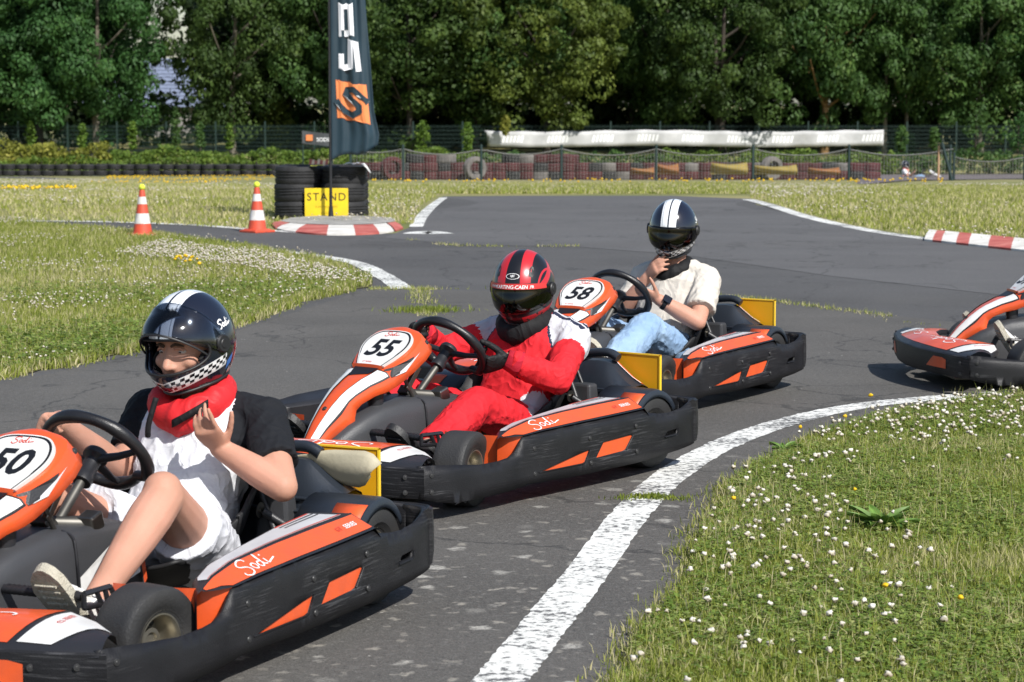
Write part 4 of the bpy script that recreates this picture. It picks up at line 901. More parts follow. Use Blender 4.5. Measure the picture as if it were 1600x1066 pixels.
def nose(root):
    ys = np.linspace(-.585, .585, 61); b = MB()
    rows = [[nose_pt(y, 0) + Vector((.012, 0, -.012))] + [nose_pt(y, t) for t in (0, .2, .4, .6, .8, 1)] + [nose_pt(y, 1) + Vector((-.004, 0, -.02))] for y in ys]
    nc = b.grid(rows).build('nose_cowl', M_BLK, root, smooth=50)
    M_OR = M_ORANGE2
    b = MB(); rows = []
    for y in np.linspace(-1, 1, 41): rows.append([nose_pt(y * (.318 + .030 * t), .06 + .92 * t, .0015) for t in np.linspace(0, 1, 7)])
    b.grid(rows).build('orange_panel', M_OR, nc, smooth=180)
    for sg in (1, -1):
        b = MB(); rows = []
        for q in np.linspace(0, 1, 9): rows.append([nose_pt(sg * ((.338 + .030 * t) * (1 - q) + (.430 + .135 * t) * q), .08 + .88 * t, .002) for t in np.linspace(0, 1, 7)])
        w = b.grid(rows).build('white_panel', M_WSTK, nc, smooth=180)
        V, F = text2d('GT SERIES', .020, .2, .010); decal('series_lettering', V, F, lambda u, v: nose_pt(sg * (.400 + v * .9), .68 + u * sg * 3.0, .0035), M_PRED, nc)
        V, F = script2d(.24, .006); decal('script_lettering', V, F, lambda u, v: nose_pt(sg * .16 - u * .9, .50 - v / .26, .0035), M_PWH, nc)
    # bumper band under the cowl
    ring = [(p[1], p[0]) for p in NF]; plan_f = [(x, y) for x, y in ring[::-1]] + [(x, -y) for x, y in ring[1:]]
    c = catmull([(1.408, .598, 0)] + [(x + .012, y, 0) for x, y in plan_f[1:-1]] + [(1.408, -.598, 0)], 6)
    b = MB(); rows = []
    for p in c:
        nn = Vector((p.x - 1.0, p.y, 0)).normalized(); e = abs(p.y) / .59
        rows.append([p + nn * d + Vector((0, 0, z)) for d, z in ((-.016, .180), (-.004, .187), (.002, .182), (.004, .15), (.003, .10 + .01 * e), (-.006, .078 + .008 * e), (-.022, .074 + .008 * e))])
    fb = b.grid(rows).build('front_bumper', M_SCUFF, root, smooth=40)
    for sg in (1, -1):
        b = MB(); rows = []
        for q in np.linspace(0, 1, 8):
            y = .24 + .17 * q; p = min(c, key=lambda s: abs(s.y - sg * y)); nn = Vector((p.x - 1.0, p.y, 0)).normalized(); zt = .115 + .05 * min(1, q * 2.4 + .05) * (1 if q < .95 else .85)
            i = c.index(p); rows.append([p + nn * .0065 + Vector((0, 0, z)) for z in (.115, zt)])
        b.grid(rows).build('orange_patch', M_ORANGE, fb)
        for y, z in ((.54, .155), (.54, .105), (.44, .15)): p = min(c, key=lambda s: abs(s.y - sg * y)); nn = Vector((p.x - 1.0, p.y, 0)).normalized(); screw(fb, p + nn * .005 + Vector((0, 0, z)), nn)
    return nc
# --- front fairing with the number plate
FS = [(1.318, .176, .016, .03), (1.285, .214, .024, .030), (1.245, .262, .032, .055), (1.195, .312, .040, .085), (1.15, .347, .048, .052), (1.12, .366, .055, .046), (1.06, .395, .068, .05), (1.01, .413, .082, .055), (.971, .429, .092, .055), (.92, .466, .112, .055), (.87, .503, .122, .055), (.835, .528, .118, .055), (.812, .545, .102, .05), (.797, .553, .076, .04), (.788, .556, .045, .03)]
def fair(s, side, e=0.):
    """s 0..13 station index, side -1..1 across the top, beyond 1 down the flank"""
    i = min(13, int(s)); w = s - i; q = [FS[i][j] + (FS[i + 1][j] - FS[i][j]) * w for j in range(4)]
    a = FS[max(0, i - (1 if w < .5 else 0))]; d = FS[min(14, i + 1)]; t = Vector((d[0] - a[0], 0, d[1] - a[1])).normalized(); up = Vector((-t.z, 0, t.x)); up = up if up.z > 0 else -up
    k = abs(side); sg = 1 if side >= 0 else -1
    if k <= 1: p = Vector((q[0], q[2] * side, q[1])) - up * (.010 * k ** 3); nn = up
    else: p = Vector((q[0], sg * (q[2] + (.020 + .35 * max(0, q[3] - .052)) * (k - 1)), q[1])) - up * (.010 + q[3] * (k - 1)); nn = Vector((0, sg, .2)).normalized()
    return p + nn * e
def fairing(root, num):
    S = list(np.linspace(0, 14, 71)); C = [-2.0, -1.5, -1.12, -1, -.9, -.6, -.3, 0, .3, .6, .9, 1, 1.12, 1.5, 2.0]
    b = MB(); b.grid([[fair(s, c) for c in C] for s in S]); rows = [[fair(14, c) for c in C], [fair(14, c) + Vector((-.012, 0, -.010)) for c in C], [fair(14, c) * .999 + Vector((-.012, 0, -.05)) for c in C]]
    b.grid(rows); f = b.build('front_fairing', M_ORANGE2, root, smooth=50, solid=.006)
    for sg in (1, -1):
        w = lambda s: max(.25, 1 - s * 0.03)
        b = MB(); b.grid([[fair(s, sg * c, .002) for c in (.52, .8, 1.0, 1.3)] for s in np.linspace(.05, 7.75, 44)]); b.build('black_border', M_PBK, f, smooth=180)
        b = MB(); b.grid([[fair(s, sg * c, .0035) for c in (.60, .8, 1.0, 1.18)] for s in np.linspace(.15, 7.6, 44)]); b.build('white_stripe', M_WSTK, f, smooth=180)
        b = MB(); b.add([fair(7.85, sg * .80, .004), fair(7.85, sg * 1.35, .004), fair(8.60, sg * 1.55, .004), fair(9.30, sg * 1.42, .004), fair(9.60, sg * 1.28, .004), fair(9.00, sg * 1.12, .004), fair(8.30, sg * 1.0, .004)], [(0, 1, 2, 3, 4, 5, 6)] if sg < 0 else [(6, 5, 4, 3, 2, 1, 0)]); b.build('black_wedge', M_BLK, f)
        b = MB(); b.add([fair(8.00, sg * 1.40, .005), fair(8.60, sg * 1.62, .005), fair(10.00, sg * 1.35, .005), fair(9.20, sg * 1.36, .005)], [(0, 1, 2, 3)]); b.build('pale_wedge', M_GSTK, f)
        screw(f, fair(11.60, sg * 1.5, .001), (0, sg, .3)); 
    screw(f, fair(2.9, 0, .001), (.7, 0, .7))
    # scoop: flat black patch painted for the dark of the hollow
    b = MB(); b.add([fair(7.75, -.62, .008), fair(7.75, .62, .008), fair(6.9, .46, .003), fair(6.5, -.52, .003)], [(0, 1, 2, 3)]); b.build('scoop_dark', M_PBK, f)
    b = MB(); b.grid([[fair(7.9, c, .016), fair(8.15, c, .004)] for c in np.linspace(-.75, .75, 8)]); b.grid([[fair(7.9, c, .016), fair(7.75, c, .002)] for c in np.linspace(-.75, .75, 8)]); b.build('scoop_lip', M_ORANGE2, f, smooth=50)
    # number plate on the upper slope
    o0 = Vector((.971, 0, .427)); ax = Vector((-.159, 0, .118)); Ln = ax.length; ax.normalize(); up = Vector((.118, 0, .159)).normalized()
    def sp(u, v, e): return o0 + ax * v + Vector((0, 1, 0)) * u + up * (.006 + e)
    OUT = [(-.058, .004), (.058, .004), (.088, .060), (.104, .105), (.100, .145), (.078, .176), (.04, .190), (-.04, .190), (-.078, .176), (-.100, .145), (-.104, .105), (-.088, .060)]
    oc = [(p.x, p.y) for p in catmull([(x, y, 0) for x, y in OUT[1:]] + [(OUT[0][0], OUT[0][1], 0)], 5)]
    def flat(poly, e, nm, m, par):
        v, ff = cdt(poly); b = MB(); b.add([sp(x, y, e) for x, y in v], ff); return b.build(nm, m, par)
    cc = lambda k, dy=0: [(x * k, .1 + (y - .1) * k + dy) for x, y in oc]
    b = MB(); c2 = cc(1.0); b.grid([[sp(x, y, -.010) for x, y in c2], [sp(x, y, .0) for x, y in c2]], True); np_ = b.build('number_plate', M_WSTK, root); 
    v, ff = cdt(cc(1.0)); b = MB(); b.add([sp(x, y, 0) for x, y in v], ff); b.build('plate_edge', M_WSTK, np_)
    flat([p for p in cc(.955)], .0012, 'plate_border', M_PBK, np_); flat([(x * .90, .098 + (y - .1) * .90 - (.006 if y < .06 else 0)) for x, y in oc], .0024, 'plate_face', M_WSTK, np_)
    V, F = text2d(num, .088, .24, .028, 1.0)
    decal('number', [(x * 1.0, y) for x, y in V], F, lambda u, v: sp(u - .0, v + .096, .0036), M_PBK, np_)
    V, F = script2d(.060, .0028); decal('script_lettering', V, F, lambda u, v: sp(u, v + .167, .0036), M_PRED, np_)
    V, F = text2d('GT SERIES', .007, .2, .008); decal('series_lettering', V, F, lambda u, v: sp(u - .02, v + .022, .0036), M_PRED, np_)
    return f
# --- wheels
def wheel(root, c, r, w, ri, sg, steer=0., front=True):
    wr = bpy.data.objects.new('wheel', None); COL.objects.link(wr); wr.parent = root; wr.location = c; wr.rotation_euler = (0, 0, steer); wr.empty_display_size = .05
    M = Matrix.Rotation(-PI / 2 * sg, 4, 'X')
    h = w / 2; pr = [(ri, -h * .72), (ri + .012, -h * .93), (r * .86, -h), (r * .95, -h * .93), (r * .99, -h * .78), (r, -h * .55), (r, h * .55), (r * .99, h * .78), (r * .95, h * .93), (r * .86, h), (ri + .022, h * .97), (ri + .016, h * .90), (ri, h * .80), (ri, -h * .72)]
    MB().lathe(pr, 48, M).build('tyre', M_TYRE, wr, smooth=35)
    pr = [(ri + .007, h * .86), (ri + .007, h * .80), (ri - .004, h * .80), (ri - .010, h * .66), (ri - .016, h * .3), (ri - .020, -h * .1), (.030, -h * .05), (.028, h * .28), (.018, h * .30), (.016, h * .18), (0, h * .18)]
    rr = MB().lathe(pr, 40, M).build('rim', M_RIM, wr, smooth=35)
    for k in range(3): a = k * 2 * PI / 3; screw(wr, M @ Vector((.040 * math.cos(a), .040 * math.sin(a), -h * .04)), M @ Vector((0, 0, 1)))
    return wr
def kart(num, steer=0.):
    root = empty('go_kart')
    for sg in (1, -1):
        sb = band_mesh(sg).build('side_bumper', M_SCUFF, root, smooth=35, solid=.014)
        for (x, z) in ((.862, .188), (.858, .101), (.545, .187), (.537, .099), (.266, .199), (.260, .107)): screw(sb, (x, .625 * sg, z), (0, sg, 0))
        for (x, z) in ((1.375, .160), (1.375, .105)): screw(sb, (x, .603 * sg, z), (.3, .95 * sg, 0))
        for P in (TRI, PARA):
            b = MB(); v, f = cdt([(x, z) for x, z in P]); cx = sum(p[0] for p in P) / len(P); cz = sum(p[1] for p in P) / len(P)
            b.add([(cx + (x - cx) * 1.06, .6195 * sg, cz + (z - cz) * 1.12) for x, z in v], f if sg < 0 else [t[::-1] for t in f]); b.build('orange_sticker', M_ORANGE, sb)
        rim_bar(TRI, (2, 3, 4), sg, sb); rim_bar(PARA, (2,), sg, sb); rim_bar(SLOT, (2, 4), sg, sb)
        pod(root, sg)
    # rear bumper
    b = MB(); c = catmull([(-.120, .613, 0), (-.158, .597, 0), (-.176, .565, 0), (-.180, .505, 0), (-.182, .3, 0), (-.184, 0, 0), (-.182, -.3, 0), (-.180, -.505, 0), (-.176, -.565, 0), (-.158, -.597, 0), (-.120, -.613, 0)], 6); rows = []
    for p in c:
        nn = Vector((p.x - .5, p.y * .3 if abs(p.y) < .53 else p.y, 0)).normalized()
        rows.append([p + nn * d + Vector((0, 0, z)) for d, z in ((-.020, .246), (-.004, .256), (.006, .250), (.009, .19), (.009, .13), (.004, .098), (-.02, .094), (-.026, .12), (-.026, .22))])
    b.grid(rows, True, caps=True).build('rear_bumper', M_SCUFF, root, smooth=40)
    nose(root); fairing(root, num)
    # floor, frame, axle
    MB().box((.93, 0, .052), (.90, .62, .008)).build('floor_tray', M_GALV, root)
    fr = MB()
    for sg in (1, -1): fr.tube(catmull([(1.36, .22 * sg, .07), (1.2, .26 * sg, .065), (.9, .33 * sg, .06), (.4, .34 * sg, .06), (-.14, .30 * sg, .075)], 6), .015, 8); fr.tube([(1.05, .30 * sg, .085), (1.05, .42 * sg, .125)], .014, 8); fr.tube(catmull([(.92, .34 * sg, .07), (.9, .50 * sg, .09), (.3, .50 * sg, .10), (.28, .34 * sg, .07)], 6), .012, 8)
    fr.tube([(1.34, -.30, .075), (1.34, .30, .075)], .014, 8); fr.tube([(.45, -.34, .06), (.45, .34, .06)], .014, 8); fr.tube([(-.12, -.3, .08), (-.12, .3, .08)], .014, 8); fr.tube([(1.42, -.5, .12), (1.42, .5, .12)], .011, 8)
    fr.build('chassis_frame', M_GALV, root, smooth=60)
    MB().tube([(0, -.43, .14), (0, .43, .14)], .0125, 10).build('rear_axle', M_STEEL, root, smooth=60)
    for sg in (1, -1):
        wheel(root, (1.05, .463 * sg, .128), .128, .118, .066, sg, steer); wheel(root, (0, .435 * sg, .140), .140, .176, .066, sg, 0, False)
    # centre console over the tank
    b = MB(); rows = []
    for x, hw, z in ((.40, .085, .20), (.44, .10, .262), (.50, .112, .288), (.70, .118, .302), (.84, .118, .306), (.95, .116, .294), (1.03, .110, .270), (1.09, .100, .243), (1.15, .080, .205), (1.19, .055, .165), (1.20, .045, .10)):
        zb = .055; rows.append([(x, s * hw * k, zb + (z - zb) * q) for s, k, q in ((1, 1.10, 0), (1, 1.06, .35), (1, 1.0, .80), (1, .94, .93), (1, .80, 1.0), (1, .4, 1.02), (-1, .4, 1.02), (-1, .80, 1.0), (-1, .94, .93), (-1, 1.0, .80), (-1, 1.06, .35), (-1, 1.10, 0))])
    cs = b.grid(rows).build('console', M_GREYP, root, smooth=45)
    for x in (.70, .71): pass
    b = MB(); b.tube(catmull([(.745, .133, .06), (.745, .130, .14), (.745, .122, .25), (.745, .112, .29), (.745, .08, .304)], 5), .004, 6); b.tube(catmull([(.745, -.133, .06), (.745, -.122, .25), (.745, -.08, .304)], 5), .004, 6); b.build('seam', M_BLK, cs, smooth=60)
    for sg in (1, -1):
        b = MB(); b.add([(.735, .1275 * sg, .150), (.735, .1255 * sg, .190), (.54, .1195 * sg, .272), (.47, .1155 * sg, .262), (.47, .124 * sg, .155), (.60, .1275 * sg, .13)], [(0, 1, 2, 3, 4, 5)]); pw = b.build('white_panel', M_WSTK, cs)
        b = MB(); b.lathe([(0, .001), (.012, .001), (.013, 0)], 14, Matrix.Translation((.60, .125 * sg, .215)) @ Matrix.Rotation(-PI / 2 * sg, 4, 'X')); b.build('plug', M_PBK, cs)
        V, F = script2d(.09, .006); decal('script_lettering', V, F, lambda u, v: (.59 - u * sg, .1295 * sg, .175 + v), M_PRED, cs)
        b = MB(); b.add([(.475, .1165 * sg, .268), (.45, .1125 * sg, .262), (.43, .118 * sg, .13), (.455, .126 * sg, .12)], [(0, 1, 2, 3)]); b.build('orange_edge', M_ORANGE, cs)
    MB().lathe([(0, .30), (.026, .30), (.030, .33), (.030, .352), (.024, .356), (0, .356)], 18, Matrix.Translation((.93, .045, -.01))).build('filler_cap', M_BLK, cs, smooth=40)
    # steering
    sc_ = Vector((.47, 0, .455)); axd = Vector((-.76, 0, .65)).normalized(); fw = Vector((.65, 0, .76)).normalized(); Y1 = Vector((0, 1, 0))
    col = MB(); col.tube([(.86, 0, .13), sc_ - axd * .055], .013, 10); cl = col.build('steering_column', M_GALV, root, smooth=60)
    MB().box((.70, 0, .305), (.075, .05, .035), Matrix.Rotation(-.75, 3, 'Y')).build('column_bracket', M_GALV, cl, bevel=.004)
    MB().box((.615, .075, .305), (.05, .05, .045), Matrix.Rotation(.3, 3, 'Y')).build('brake_cylinder', M_STEEL, cl, bevel=.006)
    b = MB(); b.tube([(.70, -.02, .31), (.615, .075, .30)], .018, 8); b.tube([(.72, .05, .28), (.83, .075, .41)], .007, 8); b.tube([(.72, -.05, .28), (.83, -.075, .41)], .007, 8); b.build('fairing_stay', M_GALV, cl, smooth=60)
    b = MB(); b.box((.75, .06, .375), (.10, .018, .022), Matrix.Rotation(.85, 3, 'Y')); b.build('stay_plate', M_STEEL, cl, bevel=.003)
    b = MB(); b.sphere((.80, .05, .395), .028, 12, 8, sc=(1.3, .7, .8)); b.build('brass_fitting', M_BRASS, cl, smooth=180)
    sw = bpy.data.objects.new('steering_wheel', None); COL.objects.link(sw); sw.parent = root; sw.location = sc_; sw.empty_display_size = .05
    Mw = Matrix((fw, Y1, axd)).transposed().to_4x4()            # local x up the wheel, y left, z to the driver
    Rw = .139; b = MB(); rows = []
    for k in range(56):
        a = 2 * PI * k / 56; cd = Vector((math.cos(a), math.sin(a), 0)); q = 1 if math.cos(a) > -.75 else .86
        rr = .0165 + .0015 * math.cos(6 * a); rows.append([Mw @ (cd * (Rw * q + rr * math.cos(t)) + Vector((0, 0, rr * math.sin(t)))) for t in np.linspace(0, 2 * PI, 15)[:-1]])
    rows.append(rows[0]); b.grid(rows, True).build('grip', M_GRIP, sw, smooth=180)
    b = MB()
    for a in (R(90), R(-90), R(180)):
        d = Vector((math.cos(a), math.sin(a), 0)); b.tube([Mw @ (d * .02 + Vector((0, 0, -.022))), Mw @ (d * .08 + Vector((0, 0, -.016))), Mw @ (d * (Rw * (.86 if a > 3 else 1)))], [.012, .010, .008], 8)
    b.build('spokes', M_BLK, sw, smooth=60)
    b = MB().lathe([(0, .0), (.030, .0), (.034, -.008), (.034, -.018), (.022, -.03), (.022, -.075), (.026, -.08), (.026, -.10), (.0, -.10)], 22, Mw); b.build('hub', M_BLK, sw, smooth=40)
    sw.rotation_mode = 'QUATERNION'; sw.rotation_quaternion = Quaternion(axd, steer * .9)
    # pedals
    for sg in (1, -1):
        b = MB(); b.tube([(1.115, .115 * sg, .228), (1.115, .335 * sg, .228)], .0115, 10); pd = b.build('pedal', M_BLK, root, smooth=60)
        b = MB()
        for k in range(14): b.tube([(1.115 - .001, (.125 + k * .0145) * sg, .2285), (1.115 - .001, (.130 + k * .0145) * sg, .2285)], .0132, 8)
        b.build('grip_ribs', M_BLK, pd, smooth=60)
        b = MB(); w_ = .007
        for p, q in (((1.125, .238), (1.02, .235)), ((1.02, .235), (1.005, .215)), ((1.005, .215), (1.005, .15)), ((1.125, .238), (1.125, .205)), ((1.125, .205), (1.045, .198)), ((1.045, .198), (1.03, .14)), ((1.075, .236), (1.055, .20)), ((1.04, .234), (1.03, .20)), ((1.0175, .14), (1.02, .06))): b.tube([(p[0], .345 * sg, p[1]), (q[0], .345 * sg, q[1])], w_, 6)
        b.build('pedal_arm', M_BLK, pd, smooth=60)
    # seat shell
    pr = catmull([(.40, 0, .150), (.33, 0, .095), (.22, 0, .068), (.10, 0, .075), (.02, 0, .12), (-.04, 0, .20), (-.085, 0, .31), (-.125, 0, .45)], 5); b = MB(); rows = []; n = len(pr)
    for i, p in enumerate(pr):
        t = (pr[min(i + 1, n - 1)] - pr[max(0, i - 1)]).normalized(); nn = Vector((-t.z, 0, t.x)) * -1; nn = nn if (nn.z > 0 or nn.x > 0) else -nn; f = i / (n - 1)
        hw = interp(f, [0, .3, .55, .8, 1], [.17, .205, .218, .222, .20]); dp = interp(f, [0, .15, .35, .55, .75, .93, 1], [.03, .09, .17, .19, .17, .11, .05])
        rows.append([p + Vector((0, hw * s, 0)) + nn * (dp * abs(s) ** 3.2) for s in np.linspace(-1, 1, 21)])
    se = b.grid(rows).build('seat', M_SEAT, root, smooth=60, solid=.010)
    for sg in (1, -1):
        b = MB(); b.tube([(.02, .222 * sg, .245), (-.02, .30 * sg, .19), (-.05, .34 * sg, .12)], .012, 8); b.build('seat_stay', M_BLK, se, smooth=60)
        b = MB(); b.lathe([(.008, .008), (.008, .002), (.022, .002), (.022, 0)], 16, Matrix.Translation((.03, .219 * sg, .25)) @ Matrix.Rotation(-PI / 2 * sg, 4, 'X')); b.build('seat_washer', M_STEEL, se)
        b = MB(); b.tube([(-.02, .15 * sg, .38), (.02, .30 * sg, .10)], .010, 8); b.tube([(-.05, .18 * sg, .36), (-.02, .33 * sg, .10)], .008, 8); b.build('seat_strut', M_BLK, se, smooth=60)
    # rear cover with a fender over each tyre
    TY = [.0, .05, .10, .165, .225, .27, .31, .355, .40]; TZ = [.300, .315, .352, .380, .384, .380, .350, .318, .296]
    for sg in (1, -1):
        b = MB(); rows = []
        for y in np.linspace(.0, .40, 30):
            z = interp(y, TY, TZ); fx = interp(y, [0, .125, .27, .40], [-.045, -.055, -.05, -.03])
            rows.append([(x, y * sg, zz) for x, zz in ((-.165, .10), (-.165, .22), (-.150, z - .05), (-.125, z - .012), (-.09, z), (fx, z - .004), (fx + .012, z - .02), (fx + .035, .29 + (z - .29) * .35), (fx + .050, .283), (fx + .064, .280), (fx + .070, .262), (fx + .072, .254), (fx + .092, .250), (fx + .096, .238), (fx + .098, .10))])
        cv = b.grid(rows).build('rear_cover', M_NAVY, root, smooth=40)
        b = MB(); rows = []
        for a in np.linspace(R(12), R(150), 22):
            r_ = .158; q = [(r_ * math.cos(a), y, .14 + r_ * math.sin(a)) for y in (.325, .425, .505)] + [((r_ - .004) * math.cos(a), .522, .14 + (r_ - .004) * math.sin(a)), ((r_ - .018) * math.cos(a), .529, .14 + (r_ - .018) * math.sin(a)), ((r_ - .03) * math.cos(a), .529, .14 + (r_ - .03) * math.sin(a))]
            rows.append([(x, y * sg, z) for x, y, z in q])
        b.grid(rows).build('fender', M_NAVY, root, smooth=40, solid=.004)
        b = MB(); b.grid([[(.1605 * math.cos(a), y * sg, .14 + .1605 * math.sin(a)) for y in (.445 - .02 * math.sin(a), .49, .5215)] for a in np.linspace(R(24), R(66), 8)]); b.build('orange_flash', M_ORANGE, cv, smooth=180, solid=.001)
        b = MB(); b.grid([[(-.088 - .02 * k, y * sg, interp(y, TY, TZ) + .004 - .006 * k) for k in (0, 1)] for y in np.linspace(.26, .395, 12)]); b.build('ridge_sticker', M_ORANGE, cv, smooth=180)
        b = MB(); b.grid([[(-.086 - .004 * k, y * sg, interp(y, TY, TZ) + .005) for k in (0, 1)] for y in np.linspace(.26, .395, 12)]); b.build('ridge_line', M_WSTK, cv)
        b = MB(); b.box((.055, .235 * sg, .215), (.075, .115, .18), taper=.74); b.build('air_box', M_GREYP, root, bevel=.010)
        for zz, xx in ((.281, .017), (.250, .040)): b = MB(); b.tube(catmull([(xx, .10 * sg, zz + .004), (xx + .002, .2 * sg, zz), (xx + .008, .30 * sg, zz), (xx + .012, .395 * sg, zz + .003)], 5), .0035, 6); b.build('ledge_highlight_tube', M_NAVY, cv, smooth=60)  # thin tubes added along the cover steps to give edge highlights
        b = MB(); b.tube(catmull([(-.085, .05 * sg, .345), (-.08, .14 * sg, .395), (-.075, .25 * sg, .41), (-.075, .30 * sg, .392)], 5), .017, 10); b.build('rear_bar', M_NAVY, root, smooth=60)
    MB().box((-.09, -.0, .20), (.12, .5, .16)).build('engine', M_GALV, root, bevel=.02)
    # yellow plate at the rear left
    yp = MB().box((-.135, .350, .338), (.006, .200, .137)).build('rear_plate', M_PLATE_DIM, root)
    b = MB()
    for p, q in (((.250, .2695), (.250, .4065)), ((.450, .2695), (.450, .4065)), ((.250, .4065), (.450, .4065))): b.box((-.1345, (p[0] + q[0]) / 2, (p[1] + q[1]) / 2), (.011, max(.005, q[0] - p[0] + .005), max(.005, q[1] - p[1] + .005)))
    b.build('plate_rim', M_PLATE_LIT, yp)
    for o in root.children:
        k = o.name.split('.')[0]
        if k in ('console', 'steering_column', 'steering_wheel', 'seat'): o.location = o.location + Vector((.09, 0, .01))
        if k in ('front_fairing', 'number_plate'): o.location = o.location + Vector((.03, 0, .005))
    return root
KP = {'50': (-.8333, 6.4185, 4.2853), '55': (.1214, 8.8521, 4.0430), '58': (.8040, 11.1794, 4.1452), '59': (3.42, 11.33, 3.264)}
KLAB = {'50': 'orange and black kart numbered 50 with a torn beige sticker', '55': 'orange and black rental kart numbered 55, in the middle of the queue', '58': 'orange and black rental kart numbered 58, last in the queue', '59': 'orange nosed rental kart cut off by the right edge of the picture'}
KARTS = {}
K0 = kart('55', R(14))
def place(o, k): x, y, a = KP[k]; o.location = (x, y, 0); o.rotation_euler = (0, 0, a)
place(K0, '55'); tag(K0, KLAB['55'], 'kart', 'rental karts on the track'); KARTS['55'] = K0
def new_number(root, num):
    p = [o for o in root.children if o.name.startswith('number_plate')][0]; n = [o for o in p.children if o.name.split('.')[0] == 'number'][0]
    o0 = Vector((.971, 0, .427)); ax = Vector((-.159, 0, .118)).normalized(); up = Vector((.118, 0, .159)).normalized(); V, F = text2d(num, .088, .24, .028, 1.0)
    b = MB(); b.add([o0 + ax * (y + .096) + Vector((0, x * 1.0, 0)) + up * .0096 for x, y in V], F); me = b.mesh('number'); me.materials.append(M_PBK); n.data = me
for k, st in (('50', R(-10)), ('58', R(6)), ('59', R(12))):
    c = copy_tree(K0); place(c, k); tag(c, KLAB[k]); new_number(c, '57' if k == '59' else k); KARTS[k] = c
    for o in c.children:
        if o.name.startswith('wheel') and o.location.x > .5: o.rotation_euler.z = st
        if o.name.startswith('steering_wheel') and k == '50': pass
        if o.name.startswith('steering_wheel'): o.rotation_quaternion = Quaternion(Vector((-.76, 0, .65)).normalized(), st * .9)
# torn sticker curling off the rear plate of kart 50
yp = [o for o in KARTS['50'].children if o.name.startswith('rear_plate')][0]; rows = []
for i in range(15):
    t = i / 14; y = .150 + .335 * t; r = []; tw = 1.15 * math.cos(min(1, t * 1.9) * PI * .5) + .12
    for j in range(8):
        q = j / 7 - .5; hh = interp(t, [0, .22, .36, .6, .85, .96, 1], [.085, .075, .070, .095, .108, .085, .04]); zc = interp(t, [0, .3, .6, 1], [.352, .358, .360, .368])
        r.append((-.105 + .05 * t + .030 * math.cos(q * 3) * t + hh * q * math.sin(tw), y + .06 * q * (t - .4), zc + hh * q * math.cos(tw) + .006 * math.sin(5 * t)))
    rows.append(r)
MB().grid(rows).build('torn_sticker', M_VINYL, yp, smooth=180, solid=.0015)
# ================================================================== DRIVERS
def m_skin():
    m = mat('skin', (.43, .225, .155), .58, base2=(.52, .265, .19), vscale=9, bump=.08, bscale=260, det=6)
    p = m.node_tree.nodes['Principled BSDF']; p.inputs['Specular IOR Level'].default_value = .32; p.inputs['Subsurface Weight'].default_value = .12; p.inputs['Subsurface Radius'].default_value = (.012, .005, .003); p.inputs['Subsurface Scale'].default_value = .6
    return m
M_SKIN = m_skin()
def cloth(name, c, c2=None, rough=.85, folds=.5, sc=26):
    m = mat(name, c, rough, base2=c2 or tuple(min(1, q * 1.08) for q in c), vscale=8, bump=folds, bscale=sc * 9, spec=.2)
    n = m.node_tree.nodes; l = m.node_tree.links; p = n['Principled BSDF']; b1 = p.inputs['Normal'].links[0].from_node; b1.inputs['Strength'].default_value = .25 * folds      # fine weave
    nz = n.new('ShaderNodeTexNoise'); nz.inputs['Scale'].default_value = sc * .42; nz.inputs['Detail'].default_value = 1.5; nz.inputs['Distortion'].default_value = 1.1; l.new(n['Texture Coordinate'].outputs['Object'], nz.inputs['Vector'])
    rg = mth(m, 'POWER', mth(m, 'SUBTRACT', 1, mth(m, 'MULTIPLY', mth(m, 'ABSOLUTE', mth(m, 'SUBTRACT', nz.outputs[0], .5)), 5)), 2.0)                                  # sharp creases
    b2 = n.new('ShaderNodeBump'); b2.inputs['Strength'].default_value = folds * .55; b2.inputs['Distance'].default_value = .012; l.new(rg, b2.inputs['Height']); l.new(b1.outputs[0], b2.inputs['Normal']); l.new(b2.outputs[0], p.inputs['Normal'])
    return m
M_TWHITE = cloth('white cotton', (.62, .63, .66), None, .85, .6); M_TBLACK = cloth('black cotton', (.010, .011, .014)); M_SHORT = cloth('white shorts cotton', (.60, .61, .65), None, .85, .6)
M_RSUIT = cloth('red race suit cloth', (.56, .016, .024), (.62, .022, .030), .75, .6); M_WSUIT = cloth('white race suit cloth', (.50, .50, .53), None, .75); M_NSUIT = cloth('navy piping', (.02, .025, .05))
M_BEIGE = cloth('beige cotton', (.53, .49, .435), (.57, .53, .475), .9, .4); M_JEAN = cloth('light blue denim', (.20, .31, .47), (.30, .42, .58), .85, .35, 34); M_JEAND = cloth('blue denim', (.06, .10, .20), (.09, .14, .26))
M_NECKR = cloth('red padded nylon', (.52, .018, .022), (.58, .025, .03), .55, .5, 18); M_NECKB = cloth('black padded nylon', (.010, .010, .011), None, .7, .5, 18)
M_GLOVE = cloth('black glove leather', (.012, .012, .013), None, .6, .4, 60); M_GLOVER = cloth('red glove cuff', (.40, .015, .03))
M_SHOEW = mat('white shoe leather', (.70, .69, .66), .6, var=.08, vscale=20, bump=.2, bscale=120); M_SOLE = mat('dirty pale sole rubber', (.36, .33, .26), .85, base2=(.48, .45, .37), vscale=30, bump=.8, bscale=160)
M_SHOEB = mat('black boot leather', (.012, .012, .013), .55, bump=.2, bscale=120)
